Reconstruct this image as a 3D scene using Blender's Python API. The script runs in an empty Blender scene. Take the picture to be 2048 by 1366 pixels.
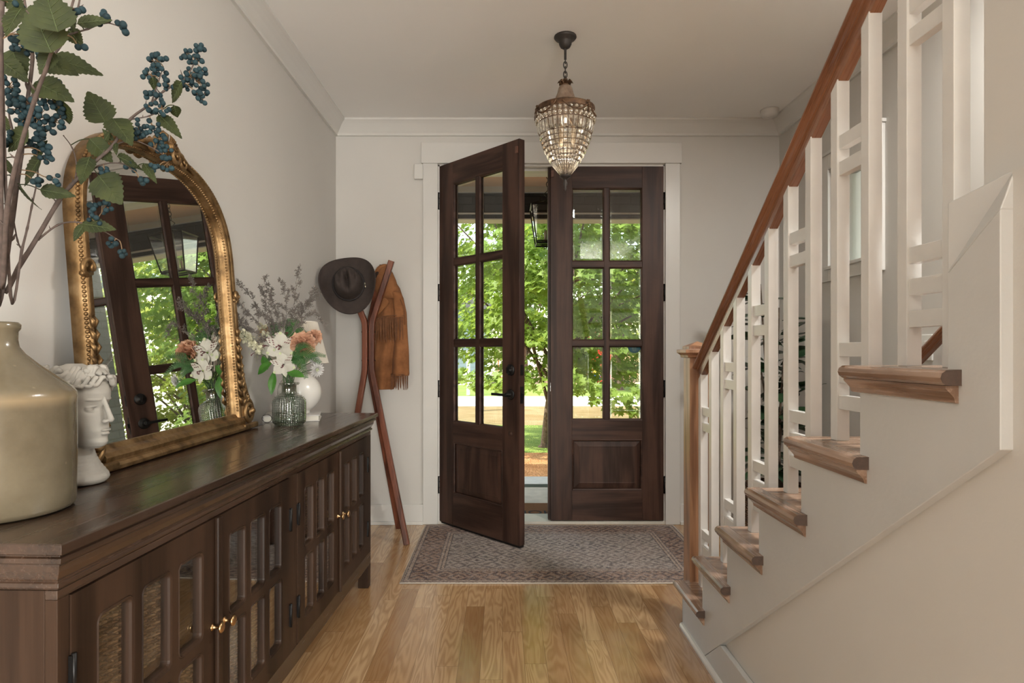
import bpy, bmesh, math, random
from mathutils import Vector, Matrix, Euler, noise as mnoise
PI = math.pi
random.seed(11)
SC = bpy.context.scene
COL = SC.collection

# ---------------------------------------------------------------- camera
F_PX = 1250.0                                  # focal length in pixels of the 2048 wide frame
CAM_Z = 1.18
VPX, VPY = 1005.0, 702.0                       # where level lines running into the house vanish
cam_d = bpy.data.cameras.new('camera')
cam_d.sensor_width = 36.0
cam_d.lens = 36.0 * F_PX / 2048.0
cam_d.shift_x = (1024 - VPX) / 2048.0
cam_d.shift_y = (VPY - 683) / 2048.0
cam_d.clip_end = 300
cam = bpy.data.objects.new('camera', cam_d)
cam.location = (0, 0, CAM_Z)
cam.rotation_euler = (PI / 2, 0, 0)
COL.objects.link(cam)
SC.camera = cam

# ---------------------------------------------------------------- world, sun, added fill lamps, exposure
SC.view_settings.view_transform = 'Standard'
SC.view_settings.look = 'None'
SC.view_settings.gamma = 1.0
SC.view_settings.use_curve_mapping = False
SC.view_settings.exposure = 0.0
W = bpy.data.worlds.new('sky'); SC.world = W
W.use_nodes = True
wn = W.node_tree.nodes; wl = W.node_tree.links
sky = wn.new('ShaderNodeTexSky')
sky.sky_type = 'NISHITA'
sky.sun_disc = False
sky.sun_elevation = math.radians(50)
sky.sun_rotation = math.radians(250)
sky.air_density = 1.0; sky.dust_density = 1.5; sky.ozone_density = 1.0
mixw = wn.new('ShaderNodeMix'); mixw.data_type = 'RGBA'; mixw.blend_type = 'MULTIPLY'
mixw.inputs[0].default_value = 1.0
wl.new(sky.outputs[0], mixw.inputs[6]); mixw.inputs[7].default_value = (1.16, 1.0, 0.78, 1)
wl.new(mixw.outputs[2], wn['Background'].inputs[0])
wn['Background'].inputs[1].default_value = 0.95

def lamp(name, typ, energy, color, loc, direction, **kw):
    d = bpy.data.lights.new(name, typ); d.energy = energy; d.color = color
    for k, v in kw.items(): setattr(d, k, v)
    o = bpy.data.objects.new(name, d); COL.objects.link(o)
    o.location = loc
    o.rotation_euler = Vector(direction).to_track_quat('-Z', 'Y').to_euler()
    return o
lamp('sun', 'SUN', 9.0, (1.0, 0.93, 0.80), (-20, -10, 30), (0.72, 0.42, -0.95), angle=0.009)
# added fill lights, unseen behind the camera, set in made-up window openings
lamp('added_fill_back', 'AREA', 165, (1.0, 0.995, 0.95), (0.35, -7.42, 1.05), (-0.03, 1, 0.8), shape='RECTANGLE', size=2.7, size_y=2.0)
lamp('added_fill_right', 'AREA', 540, (1.0, 0.995, 0.95), (1.84, -3.2, 1.0), (-0.35, 1.0, 0.7), shape='RECTANGLE', size=2.2, size_y=1.9)
lamp('added_fill_stairwell', 'AREA', 58, (1.0, 0.975, 0.92), (1.70, 1.75, 2.735), (0.0, 0.0, -1.0), shape='DISK', size=0.4)  # added fill over the stair bay, out of view; no known fixture

# ---------------------------------------------------------------- mesh helpers
class MB:
    def __init__(s): s.v = []; s.f = []; s.sm = []; s.mi = []; s.m = 0
    def add(s, vs, fs, smooth=False):
        b = len(s.v); s.v.extend([tuple(p) for p in vs])
        for f in fs:
            s.f.append(tuple(i + b for i in f)); s.sm.append(smooth); s.mi.append(s.m)
        return s
    def box(s, x0, x1, y0, y1, z0, z1, M=None):
        vs = [Vector((x, y, z)) for z in (z0, z1) for y in (y0, y1) for x in (x0, x1)]
        if M is not None: vs = [M @ p for p in vs]
        return s.add(vs, [(0, 2, 3, 1), (4, 5, 7, 6), (0, 1, 5, 4), (2, 6, 7, 3), (0, 4, 6, 2), (1, 3, 7, 5)])
    def bar(s, a, b, w, h, up=(0, 0, 1), w2=None, h2=None):
        a = Vector(a); b = Vector(b); d = (b - a).normalized(); up = Vector(up)
        if abs(d.dot(up)) > .98: up = Vector((0, 1, 0))
        x = d.cross(up).normalized(); y = x.cross(d).normalized()
        w2 = w if w2 is None else w2; h2 = h if h2 is None else h2
        vs = [a + x * (sx * w / 2) + y * (sy * h / 2) for sx, sy in ((-1, -1), (1, -1), (1, 1), (-1, 1))]
        vs += [b + x * (sx * w2 / 2) + y * (sy * h2 / 2) for sx, sy in ((-1, -1), (1, -1), (1, 1), (-1, 1))]
        return s.add(vs, [(0, 1, 2, 3), (4, 7, 6, 5), (0, 4, 5, 1), (1, 5, 6, 2), (2, 6, 7, 3), (3, 7, 4, 0)])
    def tube(s, pts, r, n=8, cap=True, smooth=True, closed=False, flat=1.0):
        pts = [Vector(p) for p in pts]; k = len(pts)
        if not isinstance(r, (list, tuple)): r = [r] * k
        ref = Vector((0.13, 0.21, 1)).normalized(); vs = []; prev = None
        for i, p in enumerate(pts):
            if closed: t = (pts[(i + 1) % k] - pts[i - 1])
            else: t = pts[min(i + 1, k - 1)] - pts[max(i - 1, 0)]
            if t.length < 1e-9: t = Vector((0, 0, 1))
            t.normalize()
            if prev is None:
                x = t.cross(ref)
                if x.length < .05: x = t.cross(Vector((1, 0, 0)))
            else: x = prev - t * prev.dot(t)
            x.normalize(); prev = x; y = t.cross(x)
            for j in range(n):
                a = 2 * PI * j / n
                vs.append(p + x * (r[i] * math.cos(a)) + y * (r[i] * math.sin(a) * flat))
        fs = []
        for i in range(k if closed else k - 1):
            i2 = (i + 1) % k
            for j in range(n):
                j2 = (j + 1) % n
                fs.append((i * n + j, i * n + j2, i2 * n + j2, i2 * n + j))
        if cap and not closed:
            fs.append(tuple(range(n - 1, -1, -1))); fs.append(tuple(range((k - 1) * n, k * n)))
        return s.add(vs, fs, smooth)
    def lathe(s, prof, n=32, c=(0, 0, 0), smooth=True, M=None, a0=0.0, a1=2 * PI):
        full = abs(a1 - a0 - 2 * PI) < 1e-6
        m = n if full else n + 1
        vs = []
        for r, z in prof:
            for j in range(m):
                a = a0 + (a1 - a0) * j / n
                p = Vector((c[0] + r * math.cos(a), c[1] + r * math.sin(a), c[2] + z))
                vs.append(M @ p if M is not None else p)
        fs = []
        for i in range(len(prof) - 1):
            for j in range(n):
                j2 = (j + 1) % m if full else j + 1
                fs.append((i * m + j, i * m + j2, (i + 1) * m + j2, (i + 1) * m + j))
        return s.add(vs, fs, smooth)
    def prism(s, poly, axis, a0, a1):
        n = len(poly)
        def P(u, v, a):
            return {'x': (a, u, v), 'y': (u, a, v), 'z': (u, v, a)}[axis]
        vs = [P(u, v, a0) for u, v in poly] + [P(u, v, a1) for u, v in poly]
        fs = [tuple(range(n)), tuple(range(2 * n - 1, n - 1, -1))]
        fs += [(i, (i + 1) % n, n + (i + 1) % n, n + i) for i in range(n)]
        return s.add(vs, fs)
    def sph(s, c, r, n=12, m=8, sc=(1, 1, 1), M=None):
        vs = []; c = Vector(c)
        for i in range(1, m):
            t = PI * i / m
            for j in range(n):
                a = 2 * PI * j / n
                q = Vector((math.sin(t) * math.cos(a) * sc[0], math.sin(t) * math.sin(a) * sc[1], math.cos(t) * sc[2])) * r
                vs.append(c + (M @ q if M is not None else q))
        q0 = Vector((0, 0, sc[2] * r)); 
        vs.append(c + (M @ q0 if M is not None else q0)); vs.append(c - (M @ q0 if M is not None else q0))
        fs = []
        for i in range(m - 2):
            for j in range(n):
                j2 = (j + 1) % n
                fs.append((i * n + j, (i + 1) * n + j, (i + 1) * n + j2, i * n + j2))
        for j in range(n):
            j2 = (j + 1) % n
            fs.append(((m - 1) * n, j, j2)); fs.append(((m - 1) * n + 1, (m - 2) * n + j2, (m - 2) * n + j))
        return s.add(vs, fs, True)
    def frame(s, x0, x1, z0, z1, prof, y0=0.0):
        """rectangular ring, prof = [(inset, y)] in local xz plane"""
        vs = []
        for ins, y in prof:
            vs += [(x0 + ins, y0 + y, z0 + ins), (x1 - ins, y0 + y, z0 + ins), (x1 - ins, y0 + y, z1 - ins), (x0 + ins, y0 + y, z1 - ins)]
        fs = []
        for i in range(len(prof) - 1):
            for j in range(4):
                j2 = (j + 1) % 4
                fs.append((i * 4 + j, i * 4 + j2, (i + 1) * 4 + j2, (i + 1) * 4 + j))
        return s.add(vs, fs)
    def sweep(s, path, prof, closed=False, up=(0, 0, 1), smooth=False):
        """prof points (a, b): a along side vector (tangent x up), b along up"""
        path = [Vector(p) for p in path]; k = len(path); up = Vector(up); m = len(prof); vs = []
        for i, p in enumerate(path):
            if closed: t0 = (p - path[i - 1]).normalized(); t1 = (path[(i + 1) % k] - p).normalized()
            else:
                t0 = (p - path[i - 1]).normalized() if i else (path[1] - p).normalized()
                t1 = (path[i + 1] - p).normalized() if i < k - 1 else t0
            t = (t0 + t1).normalized(); c = max(.3, t.dot(t0))
            sd = t.cross(up).normalized(); u = sd.cross(t).normalized()
            for a, b in prof: vs.append(p + sd * (a / c) + u * b)
        fs = []
        for i in range(k if closed else k - 1):
            i2 = (i + 1) % k
            for j in range(m):
                j2 = (j + 1) % m
                fs.append((i * m + j, i * m + j2, i2 * m + j2, i2 * m + j))
        if not closed:
            fs.append(tuple(range(m - 1, -1, -1))); fs.append(tuple(range((k - 1) * m, k * m)))
        return s.add(vs, fs, smooth)
    def build(s, name, mats, parent=None, bevel=0.0, seg=2, recalc=True, weld=False, loc=None):
        me = bpy.data.meshes.new(name)
        me.from_pydata(s.v, [], s.f)
        if not isinstance(mats, (list, tuple)): mats = [mats]
        for m in mats: me.materials.append(m)
        me.polygons.foreach_set('use_smooth', s.sm)
        me.polygons.foreach_set('material_index', s.mi)
        if recalc:
            bm = bmesh.new(); bm.from_mesh(me)
            if weld: bmesh.ops.remove_doubles(bm, verts=bm.verts, dist=1e-5)
            bmesh.ops.recalc_face_normals(bm, faces=bm.faces); bm.to_mesh(me); bm.free()
        me.update()
        o = bpy.data.objects.new(name, me); COL.objects.link(o)
        if parent is not None: o.parent = parent
        if loc is not None: o.location = loc
        if bevel:
            b = o.modifiers.new('bevel', 'BEVEL'); b.width = bevel; b.segments = seg
            b.limit_method = 'ANGLE'; b.angle_limit = math.radians(35); b.harden_normals = False
        return o

def empty(name, loc=(0, 0, 0), rot=(0, 0, 0)):
    o = bpy.data.objects.new(name, None); COL.objects.link(o)
    o.location = loc; o.rotation_euler = rot; o.empty_display_size = .1
    return o
def tag(o, label=None, cat=None, group=None, kind=None):
    if label: o['label'] = label
    if cat: o['category'] = cat
    if group: o['group'] = group
    if kind: o['kind'] = kind
    return o
def struct(o, label=None, cat=None):
    return tag(o, label, cat, None, 'structure')
def copy_tree(o, parent=None):
    c = o.copy(); COL.objects.link(c)
    if parent is not None: c.parent = parent
    for ch in [q for q in o.children]:
        copy_tree(ch, c)
    return c
def Pw(px, py, Y):
    """world point seen at pixel px,py of the 2048 frame at distance Y in front of the camera"""
    return Vector(((px - VPX) * Y / F_PX, Y, CAM_Z - (py - VPY) * Y / F_PX))
def spline(pts, n=8):
    pts = [Vector(p) for p in pts]; out = []
    for i in range(len(pts) - 1):
        p0 = pts[max(i - 1, 0)]; p1 = pts[i]; p2 = pts[i + 1]; p3 = pts[min(i + 2, len(pts) - 1)]
        for k in range(n):
            t = k / n
            out.append(.5 * ((2 * p1) + (p2 - p0) * t + (2 * p0 - 5 * p1 + 4 * p2 - p3) * t * t + (3 * p1 - p0 - 3 * p2 + p3) * t ** 3))
    out.append(pts[-1]); return out
def basis(dirv, nrm):
    x = Vector(dirv).normalized(); z = Vector(nrm); z = (z - x * z.dot(x))
    if z.length < 1e-3: z = x.orthogonal()
    z.normalize(); y = z.cross(x)
    M = Matrix((x, y, z)).transposed(); return M

# ---------------------------------------------------------------- material helpers
class NT:
    def __init__(s, name):
        s.mat = bpy.data.materials.new(name); s.mat.use_nodes = True
        s.t = s.mat.node_tree; s.n = s.t.nodes; s.l = s.t.links
        s.b = s.n['Principled BSDF']; s.out = s.n['Material Output']
        s.tc = None
    def co(s, kind='Object'):
        if s.tc is None: s.tc = s.n.new('ShaderNodeTexCoord')
        return s.tc.outputs[kind]
    def put(s, sock, v):
        if isinstance(v, bpy.types.NodeSocket): s.l.new(v, sock)
        elif v is not None:
            try: sock.default_value = v
            except Exception: sock.default_value = tuple(v) + (1,)
    def node(s, typ, ins=None, **at):
        n = s.n.new('ShaderNode' + typ)
        for k, v in at.items(): setattr(n, k, v)
        for k, v in (ins or {}).items(): s.put(n.inputs[k], v)
        return n
    def map(s, scale=(1, 1, 1), rot=(0, 0, 0), loc=(0, 0, 0), vec=None):
        return s.node('Mapping', {'Vector': vec if vec is not None else s.co(), 'Scale': scale, 'Rotation': rot, 'Location': loc}).outputs[0]
    def noise(s, vec, scale=5, detail=4, rough=.5, dist=0.0):
        return s.node('TexNoise', {'Vector': vec, 'Scale': scale, 'Detail': detail, 'Roughness': rough, 'Distortion': dist}).outputs['Fac']
    def math(s, op, a, b=None, c=None, clamp=False):
        n = s.node('Math', operation=op, use_clamp=clamp)
        s.put(n.inputs[0], a)
        if b is not None: s.put(n.inputs[1], b)
        if c is not None: s.put(n.inputs[2], c)
        return n.outputs[0]
    def ramp(s, fac, stops, interp='LINEAR'):
        n = s.node('ValToRGB', {'Fac': fac}); r = n.color_ramp; r.interpolation = interp
        while len(r.elements) < len(stops): r.elements.new(.5)
        for e, (p, c) in zip(r.elements, stops):
            e.position = p; e.color = tuple(c) + (1,) if len(c) == 3 else c
        return n.outputs['Color']
    def mix(s, fac, a, b, mode='MIX'):
        n = s.node('Mix', data_type='RGBA', blend_type=mode)
        s.put(n.inputs[0], fac); s.put(n.inputs[6], a if not isinstance(a, tuple) or len(a) == 4 else a + (1,)); s.put(n.inputs[7], b if not isinstance(b, tuple) or len(b) == 4 else b + (1,))
        return n.outputs[2]
    def bump(s, h, strength=.3, dist=.002, nrm=None):
        n = s.node('Bump', {'Height': h, 'Strength': strength, 'Distance': dist})
        if nrm is not None: s.l.new(nrm, n.inputs['Normal'])
        return n.outputs[0]
    def set(s, **kw):
        names = {'base': 'Base Color', 'rough': 'Roughness', 'metal': 'Metallic', 'normal': 'Normal', 'spec': 'Specular IOR Level',
                 'coat': 'Coat Weight', 'coat_rough': 'Coat Roughness', 'sheen': 'Sheen Weight', 'trans': 'Transmission Weight', 'ior': 'IOR', 'sss': 'Subsurface Weight', 'alpha': 'Alpha'}
        for k, v in kw.items(): s.put(s.b.inputs[names[k]], v)
        return s.mat
def flat(name, c, rough=.5, metal=0.0, var=.06, nscale=14, bump=.0, bscale=120, bdist=.001, **kw):
    m = NT(name)
    n = m.noise(m.co(), nscale, 4, .55)
    lo = tuple(max(0, x * (1 - var)) for x in c); hi = tuple(min(1, x * (1 + var)) for x in c)
    m.set(base=m.ramp(n, [(.3, lo), (.7, hi)]), rough=rough, metal=metal, **kw)
    if bump: m.set(normal=m.bump(m.noise(m.co(), bscale, 3), bump, bdist))
    return m.mat
def wood(name, dark, light, axis='z', rough=.4, scale=1.0, ring=26, coat=0.0, bump=.25, mottled=.0, spec=.5, rot=None):
    m = NT(name)
    src = m.map((1, 1, 1), rot=rot) if rot else None
    st = {'x': (.09, 1, 1), 'y': (1, .09, 1), 'z': (1, 1, .09)}[axis]
    v = m.map(tuple(a * 9 * scale for a in st), vec=src)
    n1 = m.noise(v, 1.0, 3, .5, .4)
    rg = m.math('SINE', m.math('MULTIPLY', n1, ring))
    rg = m.math('MULTIPLY_ADD', rg, .5, .5)
    v2 = m.map(tuple((a if a == 1 else .03) * 150 * scale for a in st), vec=src)
    fine = m.noise(v2, 1.0, 3, .6)
    f = m.math('ADD', m.math('MULTIPLY', rg, .45), m.math('MULTIPLY', fine, .55))
    base = m.ramp(f, [(.25, dark), (.75, light)])
    if mottled:
        big = m.noise(m.co(), 5, 3, .6)
        base = m.mix(m.ramp(big, [(.35, (0, 0, 0)), (.75, (mottled,) * 3)]), base, tuple(x * .45 for x in dark))
    m.set(base=base, rough=m.math('MULTIPLY_ADD', fine, .12, rough - .06), coat=coat, coat_rough=.12, spec=spec,
          normal=m.bump(f, bump, .0006))
    return m.mat
def glass_pane(name, tint=(.97, .99, .98), refl=1.0, rough=0.0, bumpn=None):
    m = NT(name); m.n.remove(m.b)
    tr = m.node('BsdfTransparent', {'Color': tint + (1,)})
    gl = m.node('BsdfGlossy', {'Color': (1, 1, 1, 1), 'Roughness': rough})
    lw = m.node('LayerWeight', {'Blend': .5})
    if bumpn:
        nb = m.bump(bumpn(m), 1.0, .002); m.l.new(nb, gl.inputs['Normal']); m.l.new(nb, lw.inputs['Normal'])
    fr = m.math('MULTIPLY_ADD', m.math('POWER', lw.outputs['Facing'], 5.0), .95, .045)
    mx = m.node('MixShader')
    m.l.new(m.math('MULTIPLY', fr, refl, clamp=True), mx.inputs[0])
    m.l.new(tr.outputs[0], mx.inputs[1]); m.l.new(gl.outputs[0], mx.inputs[2])
    m.l.new(mx.outputs[0], m.out.inputs[0]); return m.mat
def leafmat(name, c1, c2, rough=.45, trans=.35, nscale=6, spec=.5, tcol=None):
    m = NT(name)
    n = m.noise(m.co(), nscale, 3, .6)
    base = m.ramp(n, [(.3, c1), (.7, c2)])
    m.set(base=base, rough=rough, spec=spec)
    tl = m.node('BsdfTranslucent')
    m.l.new(m.mix(.5, base, (tcol or tuple(min(1, x * 1.6) for x in c2))), tl.inputs[0])
    mx = m.node('MixShader', {0: trans})
    m.l.new(m.b.outputs[0], mx.inputs[1]); m.l.new(tl.outputs[0], mx.inputs[2]); m.l.new(mx.outputs[0], m.out.inputs[0])
    return m.mat

# ---------------------------------------------------------------- materials
M = {}
M['wall'] = flat('wall_paint', (.61, .588, .553), .62, var=.015, nscale=2, bump=.25, bscale=260, bdist=.0006)
M['ceil'] = flat('ceiling_paint', (.90, .89, .87), .8, var=.012, nscale=2, bump=.2, bscale=220, bdist=.0006)
M['trim'] = flat('trim_paint', (.66, .645, .615), .32, var=.02, nscale=3, bump=.12, bscale=160, bdist=.0006)
M['stairwhite'] = flat('stringer_paint', (.55, .545, .53), .34, var=.03, nscale=4, bump=.35, bscale=70, bdist=.0012)
M['balu'] = flat('baluster_paint', (.68, .665, .64), .26, var=.04, nscale=8, bump=.3, bscale=60, bdist=.0008)
def floor_mat():
    m = NT('oak_floor')
    sw = m.node('SeparateXYZ', {0: m.co()})
    row = m.math('FLOOR', m.math('DIVIDE', sw.outputs[0], .083))
    wn_ = m.node('TexWhiteNoise', {'W': row}, noise_dimensions='1D').outputs['Value']
    cv = m.node('CombineXYZ', {0: m.math('ADD', sw.outputs[1], m.math('MULTIPLY', wn_, 7.3)), 1: sw.outputs[0]}).outputs[0]
    def brick(off, w):
        return m.node('TexBrick', {'Vector': cv, 'Color1': (0, 0, 0, 1), 'Color2': (1, 1, 1, 1), 'Mortar': (.5, .5, .5, 1), 'Scale': 1.0,
               'Mortar Size': .0007, 'Mortar Smooth': .2, 'Bias': 0.0, 'Brick Width': w, 'Row Height': .083}, offset=off, offset_frequency=2)
    br = brick(0.0, .86)
    rnd = m.node('SeparateColor', {0: br.outputs['Color']}).outputs[0]
    off = m.node('CombineXYZ', {0: m.math('MULTIPLY', rnd, 31.0), 1: m.math('MULTIPLY', rnd, 17.0), 2: m.math('MULTIPLY', rnd, 9.0)}).outputs[0]
    v = m.node('VectorMath', {0: m.map((13, 1.5, 1)), 1: off}, operation='ADD').outputs[0]
    n1 = m.noise(v, 1.0, 2.5, .5, .35)
    ring = m.math('MULTIPLY_ADD', m.math('SINE', m.math('MULTIPLY', n1, 75)), .5, .5)
    v2 = m.node('VectorMath', {0: m.map((260, 9, 1)), 1: off}, operation='ADD').outputs[0]
    fine = m.noise(v2, 1.0, 3, .65)
    tone = m.ramp(rnd, [(0.0, (.36, .20, .088)), (.3, (.46, .275, .13)), (.62, (.55, .35, .18)), (1.0, (.63, .43, .24))])
    g = m.math('ADD', m.math('MULTIPLY', ring, .5), m.math('MULTIPLY', fine, .5))
    col = m.mix(m.ramp(g, [(.15, (.62, .62, .62)), (.75, (0, 0, 0))]), tone, (.30, .15, .06), 'MIX')
    knot = m.node('TexVoronoi', {'Vector': m.map((2.2, 1.3, 1)), 'Scale': 1.0, 'Randomness': 1.0})
    kf = m.ramp(knot.outputs['Distance'], [(.0, (1, 1, 1)), (.035, (0, 0, 0))])
    col = m.mix(m.math('MULTIPLY', kf, .7), col, (.10, .045, .02))
    big = m.noise(m.map((1, 1, 1)), 1.3, 2)
    col = m.mix(m.math('MULTIPLY', br.outputs['Fac'], .75), col, (.10, .05, .025))
    rg = m.math('ADD', m.math('MULTIPLY_ADD', g, .09, .10), m.math('MULTIPLY', big, .08))
    hgt = m.math('SUBTRACT', m.math('MULTIPLY', g, .5), m.math('MULTIPLY', br.outputs['Fac'], 1.0))
    m.set(base=col, rough=rg, spec=.6, coat=.3, coat_rough=.16, normal=m.bump(hgt, .28, .0009))
    return m.mat
M['floor'] = floor_mat()
M['door_v'] = wood('walnut_door_upright_grain', (.030, .014, .0095), (.082, .041, .029), 'z', .46, 1.0, 20, 0, .3, .3, .3)
M['door_h'] = wood('walnut_door_level_grain', (.030, .014, .0095), (.082, .041, .029), 'x', .46, 1.0, 20, 0, .3, .3, .3)
M['side_y'] = wood('sideboard_stain_long_grain', (.021, .0115, .0072), (.070, .038, .023), 'x', .26, .8, 14, .25, .05, .35)
M['side_z'] = wood('sideboard_stain_upright_grain', (.019, .0105, .0068), (.049, .027, .0165), 'z', .42, .8, 14, 0, .10, 0, .18)
M['oak_tread'] = wood('oak_tread', (.20, .115, .072), (.38, .25, .175), 'x', .26, 1.0, 30, .2, .2)
M['oak_nose'] = wood('oak_nosing', (.19, .11, .07), (.37, .245, .175), 'y', .26, 1.0, 30, .3, .2)
M['oak_post'] = wood('oak_newel', (.20, .095, .05), (.40, .215, .12), 'z', .33, 1.0, 30, .1, .2)
M['rail'] = wood('oak_handrail', (.14, .052, .022), (.25, .105, .05), 'y', .28, 1.0, 14, .15, .1, 0, .5, (math.atan(.721), 0, 0))
M['mahog'] = wood('mahogany_rack', (.07, .020, .010), (.185, .058, .029), 'z', .36, 1.0, 22, .05, .15, 0, .35)
M['black'] = flat('blackened_metal', (.016, .015, .015), .42, .6)
M['glass'] = glass_pane('window_glass', (.97, .985, .975), 1.0)
M['glass_bevel'] = glass_pane('window_glass_bevel', (.93, .96, .93), 1.2)
M['glass_cab'] = glass_pane('cabinet_glass', (.93, .94, .92), 2.2)
M['brass'] = flat('aged_brass', (.62, .40, .20), .28, 1.0, var=.1, nscale=60)
def brick_mat():
    m = NT('painted_brick')
    sw = m.node('SeparateXYZ', {0: m.co()})
    cv = m.node('CombineXYZ', {0: m.math('ADD', sw.outputs[0], sw.outputs[1]), 1: sw.outputs[2]}).outputs[0]
    b = m.node('TexBrick', {'Vector': cv, 'Color1': (.013, .014, .018, 1), 'Color2': (.026, .028, .034, 1), 'Mortar': (.007, .008, .010, 1), 'Scale': 1.0,
               'Mortar Size': .006, 'Mortar Smooth': .3, 'Brick Width': .215, 'Row Height': .076})
    h = m.math('SUBTRACT', m.math('MULTIPLY', m.noise(m.co(), 30, 4), .35), b.outputs['Fac'])
    m.set(base=b.outputs['Color'], rough=.5, normal=m.bump(h, .8, .006))
    return m.mat
M['brick'] = brick_mat()
M['conc'] = flat('porch_concrete', (.60, .545, .46), .8, var=.15, nscale=7, bump=.4, bscale=90, bdist=.002)
M['coping'] = flat('pale_stone_coping', (.72, .70, .66), .7, var=.08)
M['porchceil'] = flat('porch_ceiling_cream', (.72, .55, .40), .7, var=.02)
M['white_ext'] = flat('exterior_white', (.75, .73, .69), .5, var=.03)
# ---------------------------------------------------------------- room shell
XL, XR, YB, ZC = -1.137, 1.89, 4.266, 2.745
WT = .17
OX0, OX1, OZ1 = -.440, 1.108, 2.452         # front door opening
def B(name, mat, *boxes, bevel=0, parent=None):
    b = MB()
    for q in boxes: b.box(*q)
    return b.build(name, mat, parent, bevel=bevel)
struct(B('floor', M['floor'], (-4.5, XR, -7.5, YB + .0, -.08, 0)))
struct(B('ceiling', M['ceil'], (-4.6, XR + .2, -7.6, YB + WT, ZC, ZC + .2)))
struct(B('wall_left', M['wall'], (XL - WT, XL, .35, YB, 0, ZC)))
struct(B('wall_front', M['wall'], (XL - WT, OX0, YB, YB + WT, 0, ZC), (OX1, XR + WT, YB, YB + WT, 0, ZC), (OX0, OX1, YB, YB + WT, OZ1, ZC)))
# right wall with the small high window
WY0, WY1, WZ0, WZ1 = 3.17, 3.60, 1.665, 2.225
struct(B('wall_right', M['wall'], (XR, XR + WT, -7.5, -4.4, 0, ZC), (XR, XR + WT, -4.4, -2.0, 0, .04), (XR, XR + WT, -4.4, -2.0, 2.6, ZC), (XR, XR + WT, -2.0, WY0, 0, ZC), (XR, XR + WT, WY1, YB, 0, ZC), (XR, XR + WT, WY0, WY1, 0, WZ0), (XR, XR + WT, WY0, WY1, WZ1, ZC)))  # the opening behind the camera is added for the right fill light
# room behind the camera: its back and side walls with openings added for the fill lights
struct(B('wall_back', M['wall'], (-4.6, -1.1, -7.6, -7.5, 0, ZC), (1.75, XR + .2, -7.6, -7.5, 0, ZC), (-1.1, 1.75, -7.6, -7.5, 0, .04), (-1.1, 1.75, -7.6, -7.5, 2.2, ZC)))
struct(B('wall_side', M['wall'], (-4.6, -4.5, -7.5, .35, 0, ZC)))
struct(B('wall_north', M['wall'], (-4.5, XL - WT, .35, .5, 0, ZC)))
# crown mould: profile (drop from ceiling, projection)
def crown(path_a, path_b, nrm):
    pass
cp = [(0, 0), (.078, 0), (.078, -.012), (.068, -.020), (.056, -.032), (.040, -.052), (.026, -.072), (.016, -.084), (.016, -.100), (0, -.100)]
b = MB()
b.sweep([(XL, .35, ZC), (XL, YB, ZC), (XR, YB, ZC), (XR, -7.5, ZC)], [(p, d) for p, d in cp])
struct(b.build('trim_1', M['trim']), 'white crown moulding around the hall ceiling')
# baseboards with shoe mould
def base_run(name, x0, x1, y0, y1, side):
    b = MB()
    if side == 'front': b.box(x0, x1, YB - .016, YB, 0, .137); b.box(x0, x1, YB - .032, YB - .016, 0, .022)
    elif side == 'left': b.box(XL, XL + .016, y0, y1, 0, .137); b.box(XL + .016, XL + .032, y0, y1, 0, .022)
    else: b.box(XR - .016, XR, y0, y1, 0, .137); b.box(XR - .032, XR - .016, y0, y1, 0, .022)
    return struct(b.build(name, M['trim'], bevel=.003))
base_run('baseboard_left', 0, 0, .35, YB - .03, 'left')
base_run('baseboard_front', XL + .03, OX0 - .1, 0, 0, 'front')
base_run('baseboard_front', OX1 + .1, XR - .03, 0, 0, 'front')
base_run('baseboard_right', 0, 0, 2.75, YB - .03, 'right')
# door casing, jamb, sill
b = MB()
b.box(-.541, OX0, YB - .020, YB, 0, 2.455); b.box(OX1, 1.207, YB - .020, YB, 0, 2.455)
b.box(-.552, 1.218, YB - .028, YB, 2.455, 2.595)
struct(b.build('trim_2', M['trim'], bevel=.0025), 'white casing and header board around the front doors')
b = MB()
b.box(OX0, OX0 + .012, YB, YB + WT, 0, OZ1); b.box(OX1 - .012, OX1, YB, YB + WT, 0, OZ1); b.box(OX0, OX1, YB, YB + WT, OZ1 - .012, OZ1)
b.box(OX0 + .012, OX0 + .026, YB + .05, YB + .075, 0, OZ1); b.box(OX1 - .026, OX1 - .012, YB + .05, YB + .075, 0, OZ1); b.box(OX0, OX1, YB + .05, YB + .075, OZ1 - .03, OZ1 - .012)
struct(b.build('trim_3', M['trim'], bevel=.001), 'white door jamb')
b = MB(); b.box(OX0, OX1, YB - .01, YB + WT + .03, 0, .018)
struct(b.build('trim_4', flat('aluminium_sill', (.60, .575, .52), .5, .0)), 'pale metal threshold under the front doors')
# window_1 in the right wall
w1 = empty('window_1', (XR, 0, 0)); struct(w1, 'small high white window in the right wall beyond the stairs')
b = MB()
cw = .085
b.box(-.016, 0, WY0 - cw, WY0, WZ0 - cw, WZ1 + cw); b.box(-.016, 0, WY1, WY1 + cw, WZ0 - cw, WZ1 + cw)
b.box(-.016, 0, WY0, WY1, WZ1, WZ1 + cw); b.box(-.016, 0, WY0, WY1, WZ0 - cw, WZ0)
b.box(-.024, 0, WY0 - cw - .01, WY1 + cw + .01, WZ1 + cw, WZ1 + cw + .018)
b.build('casing', M['trim'], w1, bevel=.002)
b = MB(); b.box(-.03, .12, WY0 - .02, WY1 + .02, WZ0 - .018, WZ0); b.build('window_sill', M['trim'], w1, bevel=.002)
b = MB(); 
b.box(.0, WT, WY0, WY0 + .008, WZ0, WZ1); b.box(0, WT, WY1 - .008, WY1, WZ0, WZ1); b.box(0, WT, WY0, WY1, WZ1 - .008, WZ1)
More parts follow.
